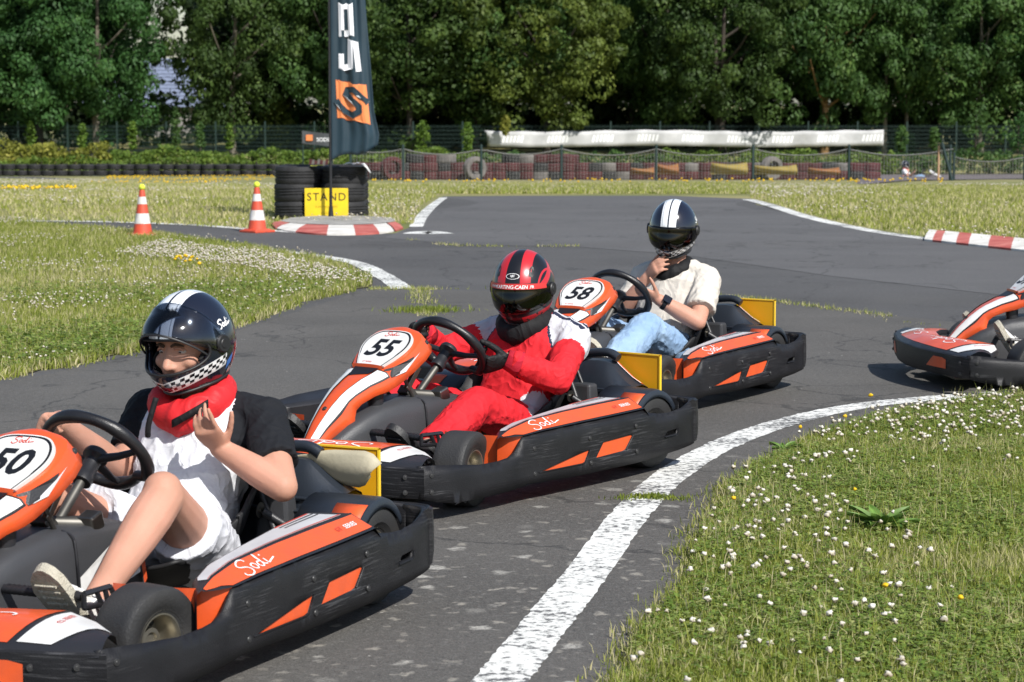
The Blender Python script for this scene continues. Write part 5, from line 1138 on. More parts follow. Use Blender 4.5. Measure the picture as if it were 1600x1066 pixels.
def remesh(b, vox=.005, it=6, wr=None, seed=0, dec=.42):
    """fuses the collected shapes into one continuous smooth skin"""
    me = b.mesh('tmp'); o = bpy.data.objects.new('tmp', me); TMP.collection.objects.link(o)
    k = o.modifiers.new('r', 'REMESH'); k.mode = 'VOXEL'; k.voxel_size = vox; k.use_smooth_shade = True
    k = o.modifiers.new('s', 'SMOOTH'); k.factor = .5; k.iterations = it
    if dec < 1: k = o.modifiers.new('d', 'DECIMATE'); k.ratio = dec
    TVL.update(); out = bpy.data.meshes.new_from_object(o.evaluated_get(TVL.depsgraph)); bpy.data.objects.remove(o); bpy.data.meshes.remove(me)
    if wr:
        n = len(out.vertices); V = np.empty(n * 3); out.vertices.foreach_get('co', V); V = V.reshape(-1, 3); N = np.empty(n * 3); out.vertices.foreach_get('normal', N); N = N.reshape(-1, 3)
        g = np.random.default_rng(seed); d = np.zeros(n)
        for q in range(14):
            fq = g.normal(size=3); fq *= g.uniform(18, 62) / np.linalg.norm(fq); ph = g.uniform(0, 6.28)
            d += (1 - np.abs(np.sin(V @ fq * .7 + ph + 1.5 * np.sin(V @ (g.normal(size=3) * 9) + ph)))) ** 3 / 14
        V += N * ((d - d.mean()) * wr * 3.2)[:, None]; out.vertices.foreach_set('co', V.ravel())
    out.polygons.foreach_set('use_smooth', [True] * len(out.polygons)); out.update(); return out
def V3(*a): return Vector(a)
def loft(b, st, n=28, pw=2.4):
    """torso: stations (x, z, half width, half depth), rings square to the spine"""
    rows = []
    for i, q in enumerate(st):
        a = st[max(0, i - 1)]; d = st[min(len(st) - 1, i + 1)]; t = V3(d[0] - a[0], 0, d[1] - a[1]).normalized(); f = V3(t.z, 0, -t.x)
        f = f if f.x > 0 else -f; r = []
        for k in range(n):
            c, s = math.cos(2 * PI * k / n), math.sin(2 * PI * k / n); c = math.copysign(abs(c) ** (2 / pw), c); s = math.copysign(abs(s) ** (2 / pw), s)
            r.append(V3(q[0], q[4] if len(q) > 4 else 0, q[1]) + f * (q[3] * s) + V3(0, q[2] * c, 0))
        rows.append(r)
    b.grid(rows, True, caps=True)
def seg(b, P, rr, n=14, ball=True):
    c = catmull(P, 5) if len(P) > 2 else [V3(*P[0]).lerp(V3(*P[1]), k / 5) for k in range(6)]
    L = [0.]; 
    for p, q in zip(c[:-1], c[1:]): L.append(L[-1] + (q - p).length)
    xs = np.linspace(0, 1, len(rr)); r = [float(np.interp(l / L[-1], xs, rr)) for l in L]
    b.tube(c, r, n)
    if ball: b.sphere(c[0], r[0] * .99, 14, 9); b.sphere(c[-1], r[-1] * .99, 14, 9)
def hand(b, wr, d, n, left, curl=(.3, .35, .4, .5), thumb=(.5, .3), sz=1., grow=0., spread=.025):
    """palm and five separate fingers; d finger direction, n palm normal"""
    d = V3(*d).normalized(); n = V3(*n); n = (n - d * n.dot(d)).normalized(); t = (n.cross(d) if left else d.cross(n)).normalized(); wr = V3(*wr)
    rows = []
    for f, w, th in ((-.1, .024, .018), (.12, .026, .017), (.4, .034, .0165), (.75, .039, .014), (.97, .039, .0115), (1.04, .035, .008)):
        c = wr + d * (.088 * sz * f); rows.append([c + t * ((w * sz + grow) * math.cos(a)) + n * ((th * sz + grow) * math.sin(a)) for a in np.linspace(0, 2 * PI, 17)[:-1]])
    b.grid(rows, True, caps=True)
    for i, (o, L) in enumerate(((.0285, .072), (.0095, .080), (-.0095, .074), (-.0275, .058))):
        p = wr + d * (.080 * sz) + t * (o * sz); dd = (d + t * (o / .03 * spread)).normalized(); P = [p - d * .012, p]; fn = n.copy(); cu = curl[i]
        for k, fr in enumerate((.45, .31, .24)):
            a = cu * (1., 1.15, .8)[k]; dd, fn = (dd * math.cos(a) + fn * math.sin(a)).normalized(), (fn * math.cos(a) - dd * math.sin(a)).normalized(); P.append(P[-1] + dd * (L * sz * fr))
        b.tube(P, [.0088 * sz + grow, .0088 * sz + grow, .0080 * sz + grow, .0072 * sz + grow, .0060 * sz + grow], 9); b.sphere(P[-1], .0062 * sz + grow, 8, 6)
    p = wr + d * (.022 * sz) + t * (.026 * sz) + n * .004; dd = (d * .72 + t * .62 + n * thumb[1]).normalized(); P = [p - dd * .012, p]
    for k, L in enumerate((.036, .030, .024)):
        P.append(P[-1] + dd * L * sz); dd = (dd + d * (thumb[0] * .6) + n * thumb[1] * .5).normalized()
    b.tube(P, [.013 * sz + grow, .0125 * sz + grow, .0100 * sz + grow, .0092 * sz + grow, .0070 * sz + grow], 9); b.sphere(P[-1], .0072 * sz + grow, 8, 6)
def curlfix(): pass
def shoe(parent, ank, d, up, m_up, m_sole, laces=True, name='shoe', L=.265):
    """d from heel to toe, up from sole to ankle"""
    d = V3(*d).normalized(); up = V3(*up); up = (up - d * up.dot(d)).normalized(); s = d.cross(up); o = V3(*ank) - d * .055 - up * .085
    b = MB(); rows = []
    for f, w, h in ((0, .020, .050), (.03, .032, .066), (.15, .036, .082), (.30, .036, .082), (.42, .038, .070), (.58, .043, .054), (.75, .046, .042), (.90, .038, .032), (.97, .024, .024), (1.0, .010, .014)):
        c = o + d * (L * f); r = []
        for a in np.linspace(0, 2 * PI, 17)[:-1]:
            y = math.cos(a) * w; z = .018 + (h - .018) * .5 * (1 + math.sin(a)); y *= 1 if z < h * .6 else .86; r.append(c + s * y + up * z)
        rows.append(r)
    b.grid(rows, True, caps=True); so = b.build(name, m_up, parent, smooth=60)
    b = MB(); rows = []
    for f, w in ((-.02, .016), (.03, .034), (.15, .039), (.40, .040), (.60, .048), (.76, .050), (.90, .041), (.98, .025), (1.02, .008)):
        c = o + d * (L * f); e = .010 * max(0, f - .8) * 5; rows.append([c + s * w + up * (e), c + s * w * 1.02 + up * (.012 + e), c + s * w + up * (.024 + e), c - s * w + up * (.024 + e), c - s * w * 1.02 + up * (.012 + e), c - s * w + up * e])
    b.grid(rows, True, caps=True); b.build('sole', m_sole, so, smooth=50)
    b = MB()
    for f in (.05, .16, .27, .62, .70, .78, .86): b.tube([o + d * (L * f) - up * .001 - s * .030, o + d * (L * f) - up * .001 + s * .030], .0035, 5)
    b.build('tread', m_sole, so, kind='stuff')
    b = MB(); b.lathe([(.036, -.012), (.042, 0), (.040, .012), (.034, .018)], 16, Matrix.Translation(V3(*ank) - up * .012) @ Matrix((d, s, up)).transposed().to_4x4()); b.build('collar', m_up, so, smooth=60)
    if laces:
        b = MB()
        for k in range(5): f = .36 + .055 * k; h = interp(f, [.3, .42, .58, .75], [.084, .071, .055, .044]); b.tube([o + d * (L * f) + up * (h + .001) - s * .020, o + d * (L * (f + .02)) + up * (h + .004), o + d * (L * f) + up * (h + .001) + s * .020], .0032, 6)
        for q in (1, -1): b.tube(catmull([o + d * (L * .36) + up * .082, o + d * (L * .33) + up * .10 + s * (.025 * q), o + d * (L * .40) + up * .088 + s * (.045 * q), o + d * (L * .37) + up * .078 + s * .01 * q], 5), .003, 6)
        b.build('laces', m_up, so, smooth=60)
    return so
# --- helmet
HA, HB_, HT, HBt = .142, .117, .147, .148
def helm(az, el, k=1.):
    d = V3(math.cos(el) * math.cos(az), math.cos(el) * math.sin(az), math.sin(el)); c = HT if d.z > 0 else HBt
    r = 1 / math.sqrt((d.x / HA) ** 2 + (d.y / HB_) ** 2 + (d.z / c) ** 2); p = d * r
    if d.x > 0 and d.z < .1: p.x *= 1 + .22 * min(1, (.1 - d.z) / .7) * max(0, math.cos(az)) ** 1.2
    if d.z < 0: p.y *= 1 - .10 * (-d.z) ** 2 * (1 if d.x < .3 else 1.6)
    if d.x < 0 and d.z < -.2: p.x *= 1 - .15 * (-d.z - .2)
    return p * k
def m_shell(kind):
    m = bpy.data.materials.new('helmet shell ' + kind); m.use_nodes = True; n = m.node_tree.nodes; l = m.node_tree.links; p = n['Principled BSDF']; p.inputs['Roughness'].default_value = .14 if kind == 'club' else .30; p.inputs['Coat Weight'].default_value = .7 if kind == 'club' else .2; p.inputs['Coat Roughness'].default_value = .06
    tc = n.new('ShaderNodeTexCoord'); sp = n.new('ShaderNodeSeparateXYZ'); l.new(tc.outputs['Object'], sp.inputs[0]); x, y, z = sp.outputs
    ay = mth(m, 'ABSOLUTE', y)
    def between(v, a, c): return mth(m, 'MULTIPLY', mth(m, 'GREATER_THAN', v, a), mth(m, 'LESS_THAN', v, c))
    A = n.new('ShaderNodeAttribute'); A.attribute_name = 'az'; E = n.new('ShaderNodeAttribute'); E.attribute_name = 'el'; az = A.outputs['Fac']; el = E.outputs['Fac']; aaz = mth(m, 'ABSOLUTE', az)
    if kind == 'club':
        st = mth(m, 'MULTIPLY', between(ay, .0035, .037), mth(m, 'GREATER_THAN', z, -.02)); gr = mth(m, 'MULTIPLY', between(ay, .028, .0305), mth(m, 'GREATER_THAN', z, -.02))
        c = mixc(m, st, (.008, .010, .020), (.74, .76, .78)); c = mixc(m, gr, c, (.30, .33, .36))
        mid = mth(m, 'SUBTRACT', mth(m, 'MULTIPLY', aaz, .24), .70)            # band climbs towards the ears
        e = mth(m, 'SUBTRACT', el, mid)
        u = mth(m, 'FLOOR', mth(m, 'DIVIDE', az, .105)); v = mth(m, 'FLOOR', mth(m, 'DIVIDE', e, .075))
        par = mth(m, 'MODULO', mth(m, 'ABSOLUTE', mth(m, 'ADD', u, v)), 2.0)
        inb = mth(m, 'MULTIPLY', mth(m, 'MULTIPLY', between(e, -.15, .075), between(aaz, .16, 1.62)), 1)
        brd = mth(m, 'MULTIPLY', mth(m, 'ADD', between(e, -.185, -.15), between(e, .075, .105)), between(aaz, .0, 1.62))
        c = mixc(m, mth(m, 'MULTIPLY', inb, 1), c, mixc(m, mth(m, 'GREATER_THAN', par, .5), (.008, .008, .010), (.76, .76, .76))); c = mixc(m, brd, c, (.70, .70, .70))
    else:
        red = (.46, .018, .026); blk = (.008, .008, .010)
        c = (0.0085, .0085, .0105)
        top = mth(m, 'MULTIPLY', between(mth(m, 'ADD', ay, mth(m, 'MULTIPLY', x, -.10)), .016, .054), mth(m, 'GREATER_THAN', z, .045))
        wob = mth(m, 'MULTIPLY', mth(m, 'SINE', mth(m, 'MULTIPLY', x, 26)), .012)
        side = mth(m, 'MULTIPLY', between(mth(m, 'ADD', mth(m, 'ADD', z, wob), mth(m, 'MULTIPLY', x, .25)), -.085, -.045), mth(m, 'GREATER_THAN', ay, .035))
        low = mth(m, 'MULTIPLY', mth(m, 'LESS_THAN', mth(m, 'ADD', z, mth(m, 'MULTIPLY', x, .22)), -.055), mth(m, 'GREATER_THAN', ay, .032))
        ln = mth(m, 'MULTIPLY', between(mth(m, 'ADD', ay, mth(m, 'MULTIPLY', x, .14)), .098, .102), mth(m, 'GREATER_THAN', z, .03))
        swp = mth(m, 'MULTIPLY', between(mth(m, 'ADD', mth(m, 'MULTIPLY', z, .8), mth(m, 'MULTIPLY', x, .45)), .045, .066), mth(m, 'GREATER_THAN', ay, .072))
        f = mth(m, 'MINIMUM', mth(m, 'ADD', mth(m, 'ADD', top, low), mth(m, 'ADD', ln, swp)), 1)
        c = mixc(m, f, c, red)
    l.new(c, p.inputs['Base Color']); return m
M_HCLUB = m_shell('club'); M_HRED = m_shell('red'); M_LINE = mat('black helmet lining', (.006, .006, .007), .9, bump=.4, bscale=120); M_TRIM = mat('black rubber trim', (.01, .01, .011), .5)
def m_visor(name, tint, refl=.9):
    m = bpy.data.materials.new(name); m.use_nodes = True; n = m.node_tree.nodes; l = m.node_tree.links; n.clear(); o = n.new('ShaderNodeOutputMaterial'); t = n.new('ShaderNodeBsdfTransparent'); t.inputs[0].default_value = tint + (1,)
    g = n.new('ShaderNodeBsdfGlossy'); g.inputs['Roughness'].default_value = .06; fr = n.new('ShaderNodeFresnel'); fr.inputs[0].default_value = 1.55; mx = n.new('ShaderNodeMixShader')
    nz = n.new('ShaderNodeTexNoise'); nz.inputs['Scale'].default_value = 30; tc = n.new('ShaderNodeTexCoord'); l.new(tc.outputs['Object'], nz.inputs['Vector']); bp = n.new('ShaderNodeBump'); bp.inputs['Strength'].default_value = .03; l.new(nz.outputs[0], bp.inputs['Height']); l.new(bp.outputs[0], g.inputs['Normal'])
    l.new(fr.outputs[0], mx.inputs[0]); l.new(t.outputs[0], mx.inputs[1]); l.new(g.outputs[0], mx.inputs[2]); l.new(mx.outputs[0], o.inputs[0]); return m
M_VIS1 = m_visor('clear smoked visor', (.66, .69, .74)); M_VIS2 = m_visor('dark smoked visor', (.28, .28, .27)); M_VIS3 = m_visor('amber smoked visor', (.26, .25, .20))
def helmet(parent, c, yaw, pitch, roll, kind, lift=0.):
    M = Matrix.Translation(c) @ Matrix.Rotation(yaw, 4, 'Z') @ Matrix.Rotation(pitch, 4, 'Y') @ Matrix.Rotation(roll, 4, 'X')
    pol = lambda az, el: ((PI / 2 - el) * math.cos(az), (PI / 2 - el) * math.sin(az))
    outer = []; 
    for k in range(72): az = 2 * PI * k / 72; outer.append(pol(az, R(-50) - R(3) * math.cos(az) + R(6) * max(0, -math.cos(az))))
    port = []
    for k in range(44):
        a = 2 * PI * k / 44; cc, s = math.cos(a), math.sin(a); az = R(62) * math.copysign(abs(cc) ** .62, cc); el = R(-4) + (R(20) if s > 0 else R(19)) * math.copysign(abs(s) ** .62, s) + R(5) * (abs(az) / R(62)) ** 2 * (1 if s < 0 else -.3); port.append(pol(az, el))
    inner = [(0, 0)]
    for th in np.arange(R(4), R(142), R(4)):
        m_ = max(8, int(80 * math.sin(min(th, PI / 2)))); inner += [(th * math.cos(2 * PI * k / m_), th * math.sin(2 * PI * k / m_)) for k in range(m_)]
    v, f = cdt(outer, [port], inner); P = []; AZ = []; EL = []
    for x, y in v: th = math.hypot(x, y); az = math.atan2(y, x); el = PI / 2 - th; P.append(helm(az, el)); AZ.append(az); EL.append(el)
    me = MB().add(P, f).mesh('shell'); me.polygons.foreach_set('use_smooth', [True] * len(me.polygons))
    for nm, A in (('az', AZ), ('el', EL)): a = me.attributes.new(nm, 'FLOAT', 'POINT'); a.data.foreach_set('value', A)
    h = link('helmet', me, parent, M_HCLUB if kind == 'club' else M_HRED); h.matrix_local = M
    k = h.modifiers.new('thickness', 'SOLIDIFY'); k.thickness = .016; k.offset = -1
    b = MB(); pp = [helm(math.atan2(y, x), PI / 2 - math.hypot(x, y)) for x, y in port]; b.tube(pp + pp[:1], .0042, 8, caps=False); b.build('port_trim', M_TRIM, h, smooth=60)
    b = MB(); pp = [helm(math.atan2(y, x), PI / 2 - math.hypot(x, y)) for x, y in outer]; b.tube(pp + pp[:1], .005, 8, caps=False); b.build('lower_trim', M_TRIM, h, smooth=60)
    b = MB()
    for s in (1, -1): b.sphere((.030, .076 * s, -.050), .043, 14, 10, sc=(1.1, .40, 1.0))
    b.sphere((.01, 0, .095), .070, 16, 10, sc=(.95, .9, .32)); b.build('padding', M_LINE, h, smooth=180)
    # visor, turning on two side pivots
    Rv = Matrix.Rotation(-lift, 4, 'Y'); b = MB(); rows = []
    for el in np.linspace(R(-27), R(17), 16):
        rows.append([Rv @ helm(az, el * (1 - .55 * (abs(az) / R(86)) ** 3), 1.035) for az in np.linspace(R(-86), R(86), 45)])
    vs = b.grid(rows).build('visor', M_VIS1 if lift else (M_VIS2 if kind == 'club' else M_VIS3), h, smooth=180, solid=.002)
    for s in (1, -1):
        q = helm(R(84) * s, R(2), 1.04); nn = q.normalized(); b = MB(); b.lathe([(0, .006), (.012, .006), (.014, .004), (.022, .004), (.025, 0), (.025, -.01)], 22, Matrix.Translation(q) @ nn.to_track_quat('Z', 'Y').to_matrix().to_4x4()); b.build('visor_pivot', M_TRIM, h, smooth=35)
    if lift: b = MB(); b.tube([Rv @ helm(az, R(-27), 1.037) for az in np.linspace(R(-70), R(70), 30)], .003, 6); b.build('visor_edge', M_TRIM, h, smooth=60)
    if kind == 'club':
        V, F = script2d(.075, .0045); decal('script_lettering', V, F, lambda u, v: helm(R(100) + u / .13, R(26) + v / .14, 1.006), M_PWH, h)
        if not lift: V, F = script2d(.05, .0035); decal('script_lettering', V, F, lambda u, v: helm(-R(96) + u / .13, R(26) + v / .14, 1.006), M_PWH, h)
        b = MB(); b.grid([[helm(R(96) + R(3.2) * i, R(-36) + R(3) * j + R(2.2) * i, 1.004) for j in range(5)] for i in range(5)]); b.build('blue_patch', mat('blue print', (.03, .14, .45), .3), h, smooth=180)
    else:
        b = MB(); b.grid([[helm(az, R(10) + R(8.5) * j / 3 - R(2) * (abs(az) / R(60)) ** 2, 1.043) for j in range(4)] for az in np.linspace(R(-62), R(62), 40)]); b.build('red_strip', mat('red visor strip', (.52, .03, .03), .4), h, smooth=180)
        for s_, x0, sz, sh in (('www.', -.085, .010, 0), ('KARTING-CAEN', -.004, .0135, .15), ('.FR', .078, .011, .1)):
            V, F = text2d(s_, sz, sh, .02); decal('lettering', V, F, lambda u, v: helm((x0 + u) / .142, R(13.6) - R(2) * (abs((x0 + u) / .142) / R(60)) ** 2 + v / .142, 1.047), M_PWH, h)
        E_ = [(.030 * math.cos(a), .0115 * math.sin(a)) for a in np.linspace(0, 2 * PI, 33)[:-1]]
        for k_, e_, mm in ((1., 1.006, M_PWH), (.90, 1.009, M_PBK)): v2, f2 = cdt([(x * k_, y * (k_ - .04 if k_ < 1 else 1)) for x, y in E_], (), [(x, y) for x in np.arange(-.03, .03, .006) for y in (-.005, 0, .005)]); decal('badge', v2, f2, lambda u, v: helm(u / .14, R(30) + v / .14, e_), mm, h)
        V, F = text2d('HJC', .011, .2, .03); decal('badge_lettering', V, F, lambda u, v: helm(u / .14, R(30) + v / .14, 1.013), M_PWH, h)
        for s in (1, -1):
            b = MB(); b.add([helm(R(34 + a) * s, R(e), 1.008) for a, e in ((-6, 30), (2, 28), (9, 44), (5, 47), (-2, 42))], [(0, 1, 2, 3, 4)]); b.build('vent', M_TRIM, h)
            b = MB(); b.add([helm(R(40 + a) * s, R(e), 1.008) for a, e in ((-14, -42), (8, -33), (12, -36), (-8, -47))], [(0, 1, 2, 3)]); b.build('chin_vent', M_TRIM, h)
    return h, M
def collar(parent, c, R0, r, h, m, tilt=.25, name='neck_brace', strap=False):
    b = MB(); rows = []
    for k in range(48):
        a = 2 * PI * k / 48; ca, sa = math.cos(a), math.sin(a); q = []
        fold = 1 + .06 * math.sin(5 * a) + .05 * math.sin(11 * a + 1) + .03 * math.sin(17 * a); dr = -.018 * max(0, ca) ** 4
        for t in np.linspace(0, 2 * PI, 15)[:-1]: q.append(V3((R0 * 1.06 + r * math.cos(t) * fold) * ca, (R0 + r * math.cos(t) * fold) * sa, h * math.sin(t) * fold - tilt * R0 * ca + dr) + V3(*c))
        rows.append(q)
    rows.append(rows[0]); o = b.grid(rows, True).build(name, m, parent, smooth=180)
    if strap:
        b = MB(); rows = [[V3(*c) + V3((R0 * 1.06 + r + .003 + .01 * math.sin(t * 3)) * math.cos(R(a)), (R0 + r + .003) * math.sin(R(a)), -.028 - .022 * k + t * .045 - tilt * R0 * math.cos(R(a))) for k in (-.5, .5)] for t, a in zip(np.linspace(0, 1, 10), np.linspace(5, 52, 10))]
        b.grid(rows).build('strap', M_NECKB, o, smooth=180, solid=.006)
        b = MB(); b.tube(catmull([V3(*c) + V3(.155, -.02, .02), V3(*c) + V3(.170, -.035, -.05), V3(*c) + V3(.160, -.045, -.085)], 5), .008, 8); b.build('chin_strap', M_NECKB, o, smooth=180)
    return o
M_EYEW = mat('eye white', (.46, .42, .40), .2); M_IRIS = mat('dark iris', (.03, .018, .01), .15); M_BROW = mat('dark brows', (.05, .03, .018), .9); M_LIP = mat('lips', (.42, .16, .13), .5); M_MOUTH = mat('mouth shade', (.07, .02, .018), .7); M_TEETH = mat('teeth', (.72, .70, .64), .3)
def head_shapes(b, M):
    def S(c, r, sc): 
        rows = MB().sphere((0, 0, 0), r, 22, 14, sc=sc); b.add([M @ (V3(*p) + V3(*c)) for p in rows.v], rows.f)
    S((-.012, 0, .03), .100, (1.0, .80, 1.0)); S((.022, 0, -.030), .078, (.95, .80, 1.15)); S((.050, 0, -.082), .034, (1.0, 1.1, .8))
    b.tube([M @ V3(.082, 0, .022), M @ V3(.094, 0, -.002), M @ V3(.106, 0, -.026)], [.008, .0105, .014], 10); S((.106, 0, -.027), .0135, (1, 1.05, .9))
    for s in (1, -1): S((.094, .013 * s, -.031), .0095, (1, 1, .8)); S((.058, .042 * s, -.020), .028, (.9, .9, .8)); S((.074, .030 * s, .034), .016, (.6, 1.4, .5)); S((-.005, .078 * s, -.005), .022, (.9, .3, 1.3))
    S((.082, 0, -.054), .016, (.7, 1.5, .55)); S((.079, 0, -.066), .015, (.7, 1.3, .55))
def face(parent, M, smile=False):
    for s in (1, -1):
        e = bpy.data.objects.new('eye', None); COL.objects.link(e); e.parent = parent; e.matrix_local = M @ Matrix.Translation((.0700, .031 * s, .010)) @ Matrix.Diagonal((1, 1.15, .56, 1)); e.empty_display_size = .02
        MB().sphere((0, 0, 0), .0118, 14, 10).build('eyeball', M_EYEW, e, smooth=180); MB().sphere((.0065, 0, -.001), .0062, 12, 8, sc=(1, 1, 1)).build('iris', M_IRIS, e, smooth=180)
        b = MB(); b.tube(catmull([M @ V3(.083, .016 * s, .018), M @ V3(.0855, .030 * s, .022), M @ V3(.077, .044 * s, .014)], 4), .0032, 6); b.build('eyelid', M_SKIN, parent, smooth=180)
        b = MB(); b.tube(catmull([M @ V3(.0905, .011 * s, .027), M @ V3(.090, .027 * s, .033), M @ V3(.078, .047 * s, .026)], 5), [.003, .0042, .0046, .0048, .0046, .0044, .004, .0036, .003, .0024, .0018][:11], 6); b.build('eyebrow', M_BROW, parent, smooth=180)
    b = MB(); b.tube(catmull([M @ V3(.083, .026, -.058), M @ V3(.0925, .012, -.0575), M @ V3(.0935, 0, -.0585), M @ V3(.0925, -.012, -.0575), M @ V3(.083, -.026, -.058)], 4), .0034, 6); b.build('mouth', M_TEETH if smile else M_MOUTH, parent, smooth=180)
    b = MB(); b.tube(catmull([M @ V3(.083, .024, -.065), M @ V3(.093, .010, -.067), M @ V3(.093, -.010, -.067), M @ V3(.083, -.024, -.065)], 4), .0042, 6); b.build('lips', M_LIP, parent, smooth=180)
TORSO = [(.135, .105, .115, .080), (.125, .145, .155, .100), (.095, .21, .150, .098), (.060, .29, .142, .095), (.020, .37, .158, .105), (-.015, .44, .172, .108), (-.032, .49, .165, .092), (-.035, .53, .105, .068), (-.030, .555, .062, .058)]
def fatten(T, k, lo=0, hi=99, bottom=0): return [(q[0], q[1], q[2] + k, q[3] + k) for i, q in enumerate(T) if lo <= i <= hi]
def limb_r(kind, g=0.):
    return [r + g for r in {'ua': (.054, .050, .044, .040), 'fa': (.041, .043, .036, .028), 'th': (.082, .075, .061, .053), 'sh': (.054, .057, .049, .038, .034)}[kind]]
def person(k, J, label, group='kart drivers', frame=None):
    root = empty('person', (0, 0, 0), 0, label, 'person'); x, y, a = KP[k] if frame is None else frame; dx = {'50': .10, '55': .09, '58': .115, '59': .09}[k]; root.location = (x + dx * math.cos(a), y + dx * math.sin(a), .01); root.rotation_euler = (0, 0, a); return root
def base_body(J, Mh, gloves=False, vox=.0048):
    b = MB(); T = [(q[0] + J['dx'], q[1] + J['dz'], q[2] * .98, q[3] * .98) for q in TORSO]; loft(b, T)
    for s, L in ((1, 'L'), (-1, 'R')):
        sh, el, wr = J['sh' + L], J['el' + L], J['wr' + L]
        b.sphere(sh, .062, 16, 10); b.tube([(J['dx'] - .03, .09 * s, .50 + J['dz']), sh], [.062, .056], 14)
        seg(b, [sh, el], limb_r('ua')); seg(b, [el, wr], limb_r('fa')); hp, kn, an = V3(J['dx'] + .13, .092 * s, .135 + J['dz']), J['kn' + L], J['an' + L]
        seg(b, [hp, kn], limb_r('th')); seg(b, [kn, an], limb_r('sh')); kv = V3(*kn); b.sphere(kv + V3(.006, 0, .012), .052, 14, 9)
        fd = V3(*J['ft' + L]).normalized(); b.sphere(V3(*an), .033, 12, 8)
        h = J['h' + L]; hand(b, wr, h[0], h[1], s > 0, h[2], h[3])
    nb = V3(J['dx'] - .03, 0, .53 + J['dz']); b.tube([nb, Mh @ V3(-.015, 0, -.05)], [.058, .054], 14); head_shapes(b, Mh)
    return remesh(b, vox, 5, dec=.36)
def by_region(me, fn, mats):
    for m in mats: me.materials.append(m)
    n = len(me.polygons); C = np.empty(n * 3); me.polygons.foreach_get('center', C); C = C.reshape(-1, 3); me.polygons.foreach_set('material_index', fn(C).astype(np.int32)); me.update()
def dist_seg(C, a, b):
    a = np.array(a); b = np.array(b); t = np.clip(((C - a) @ (b - a)) / ((b - a) @ (b - a)), 0, 1); return np.linalg.norm(C - a - t[:, None] * (b - a), axis=1), t
# grip of a hand on the steering wheel: ring angle from straight up, left positive
def gripj(ang, el=None, cx=.47):
    c = V3(cx, 0, .455); axd = V3(-.76, 0, .65).normalized(); up = V3(.65, 0, .76).normalized(); r = up * math.cos(ang) + V3(0, 1, 0) * math.sin(ang); p = c + r * .139
    d = (((p - V3(*el)).normalized() if el is not None else -axd) * .75 - axd * .45 + r * .1).normalized()
    return p + r * .024 - d * .078 + axd * .012, tuple(d), tuple(-r - d * .1)

# ---- driver of kart 50
hc = V3(.012, .0, .695); J = dict(dx=-.02, dz=.0, shL=(-.055, .192, .485), elL=(.130, .355, .340), wrL=(.135, .165, .432), shR=(-.055, -.185, .485), elR=(.055, -.205, .335), knL=(.485, .215, .362), anL=(.885, .275, .170), knR=(.50, -.17, .355), anR=(.90, -.25, .165), ftL=(.65, -.05, .76), ftR=(.6, .05, .8))
g_ = gripj(R(-62), J['elR'], .46); J['wrR'] = tuple(g_[0]); J['hR'] = (g_[1], g_[2], (1.0, 1.0, 1.0, 1.0), (1.0, .9)); J['hL'] = ((.74, .02, .62), (-.55, -.30, .70), (.16, .48, .62, .66), (.5, .35))
P50 = person('50', J, 'person in black and white T-shirt, visor up, left hand raised, in kart 50'); tag(P50, group='kart drivers')
h50, Mh = helmet(P50, hc, R(-4), R(8), R(2), 'club', R(44)); Mf = Mh @ Matrix.Translation((.016, .004, -.012))
me = base_body(J, Mf); link('body', me, P50, M_SKIN); face(P50, Mf)
b = MB(); T = fatten([(q[0] + J['dx'], q[1], q[2], q[3]) for q in TORSO], .013, 1, 7); loft(b, T)
for s, L in ((1, 'L'), (-1, 'R')):
    sh, el = V3(*J['sh' + L]), V3(*J['el' + L]); b.sphere(sh, .067, 16, 10); b.tube([(J['dx'] - .03, .08 * s, .505), sh], [.062, .066], 14); b.tube([sh, sh.lerp(el, .45), sh.lerp(el, .66)], [.065, .062, .061], 16)
me = remesh(b, .0048, 7, .010, 3, .7); by_region(me, lambda C: ((np.abs(C[:, 1]) > .128 + (.53 - C[:, 2]) * .16) & (C[:, 2] > .365) | (C[:, 2] > .545)), [M_TWHITE, M_TBLACK]); link('t_shirt', me, P50)
b = MB(); loft(b, fatten([(q[0] + J['dx'], q[1], q[2], q[3]) for q in TORSO], .012, 0, 2))
for s, L in ((1, 'L'), (-1, 'R')): hp = V3(.11, .092 * s, .14); kn = V3(*J['kn' + L]); b.tube([hp, hp.lerp(kn, .25), hp.lerp(kn, .52)], [.108, .106, .100], 18)
link('shorts', remesh(b, .0052, 6, .008, 5), P50, M_SHORT)
collar(P50, (.0, 0, .540), .081, .040, .050, M_NECKR, .30, strap=True)
for L in 'LR': shoe(P50, J['an' + L], J['ft' + L], (-.7, 0, .65), M_SHOEW, M_SOLE)

# ---- driver of kart 55
hc = V3(.035, .0, .645); J = dict(dx=-.0, dz=-.02, shL=(-.03, .19, .455), elL=(.215, .300, .335), shR=(-.03, -.185, .455), elR=(.20, -.29, .395), knL=(.520, .165, .262), anL=(.872, .242, .160), knR=(.51, -.165, .27), anR=(.88, -.24, .16), ftL=(.75, 0, .66), ftR=(.75, 0, .66))
for L, an in (('L', R(122)), ('R', R(-72))): g_ = gripj(an, J['el' + L], .48); J['wr' + L] = tuple(g_[0]); J['h' + L] = (g_[1], g_[2], (1.0, 1.0, 1.0, 1.0), (1.0, .9))
P55 = person('55', J, 'person in red and white race suit and red helmet in kart 55'); tag(P55, group='kart drivers')
h55, Mh = helmet(P55, hc, R(20), R(8), R(0), 'red'); Mf = Mh @ Matrix.Translation((-.002, 0, -.015)); me = base_body(J, Mf); link('body', me, P55, M_SKIN); face(P55, Mf)
b = MB(); loft(b, fatten([(q[0] + J['dx'], q[1] + J['dz'], q[2], q[3]) for q in TORSO], .013, 0, 7))
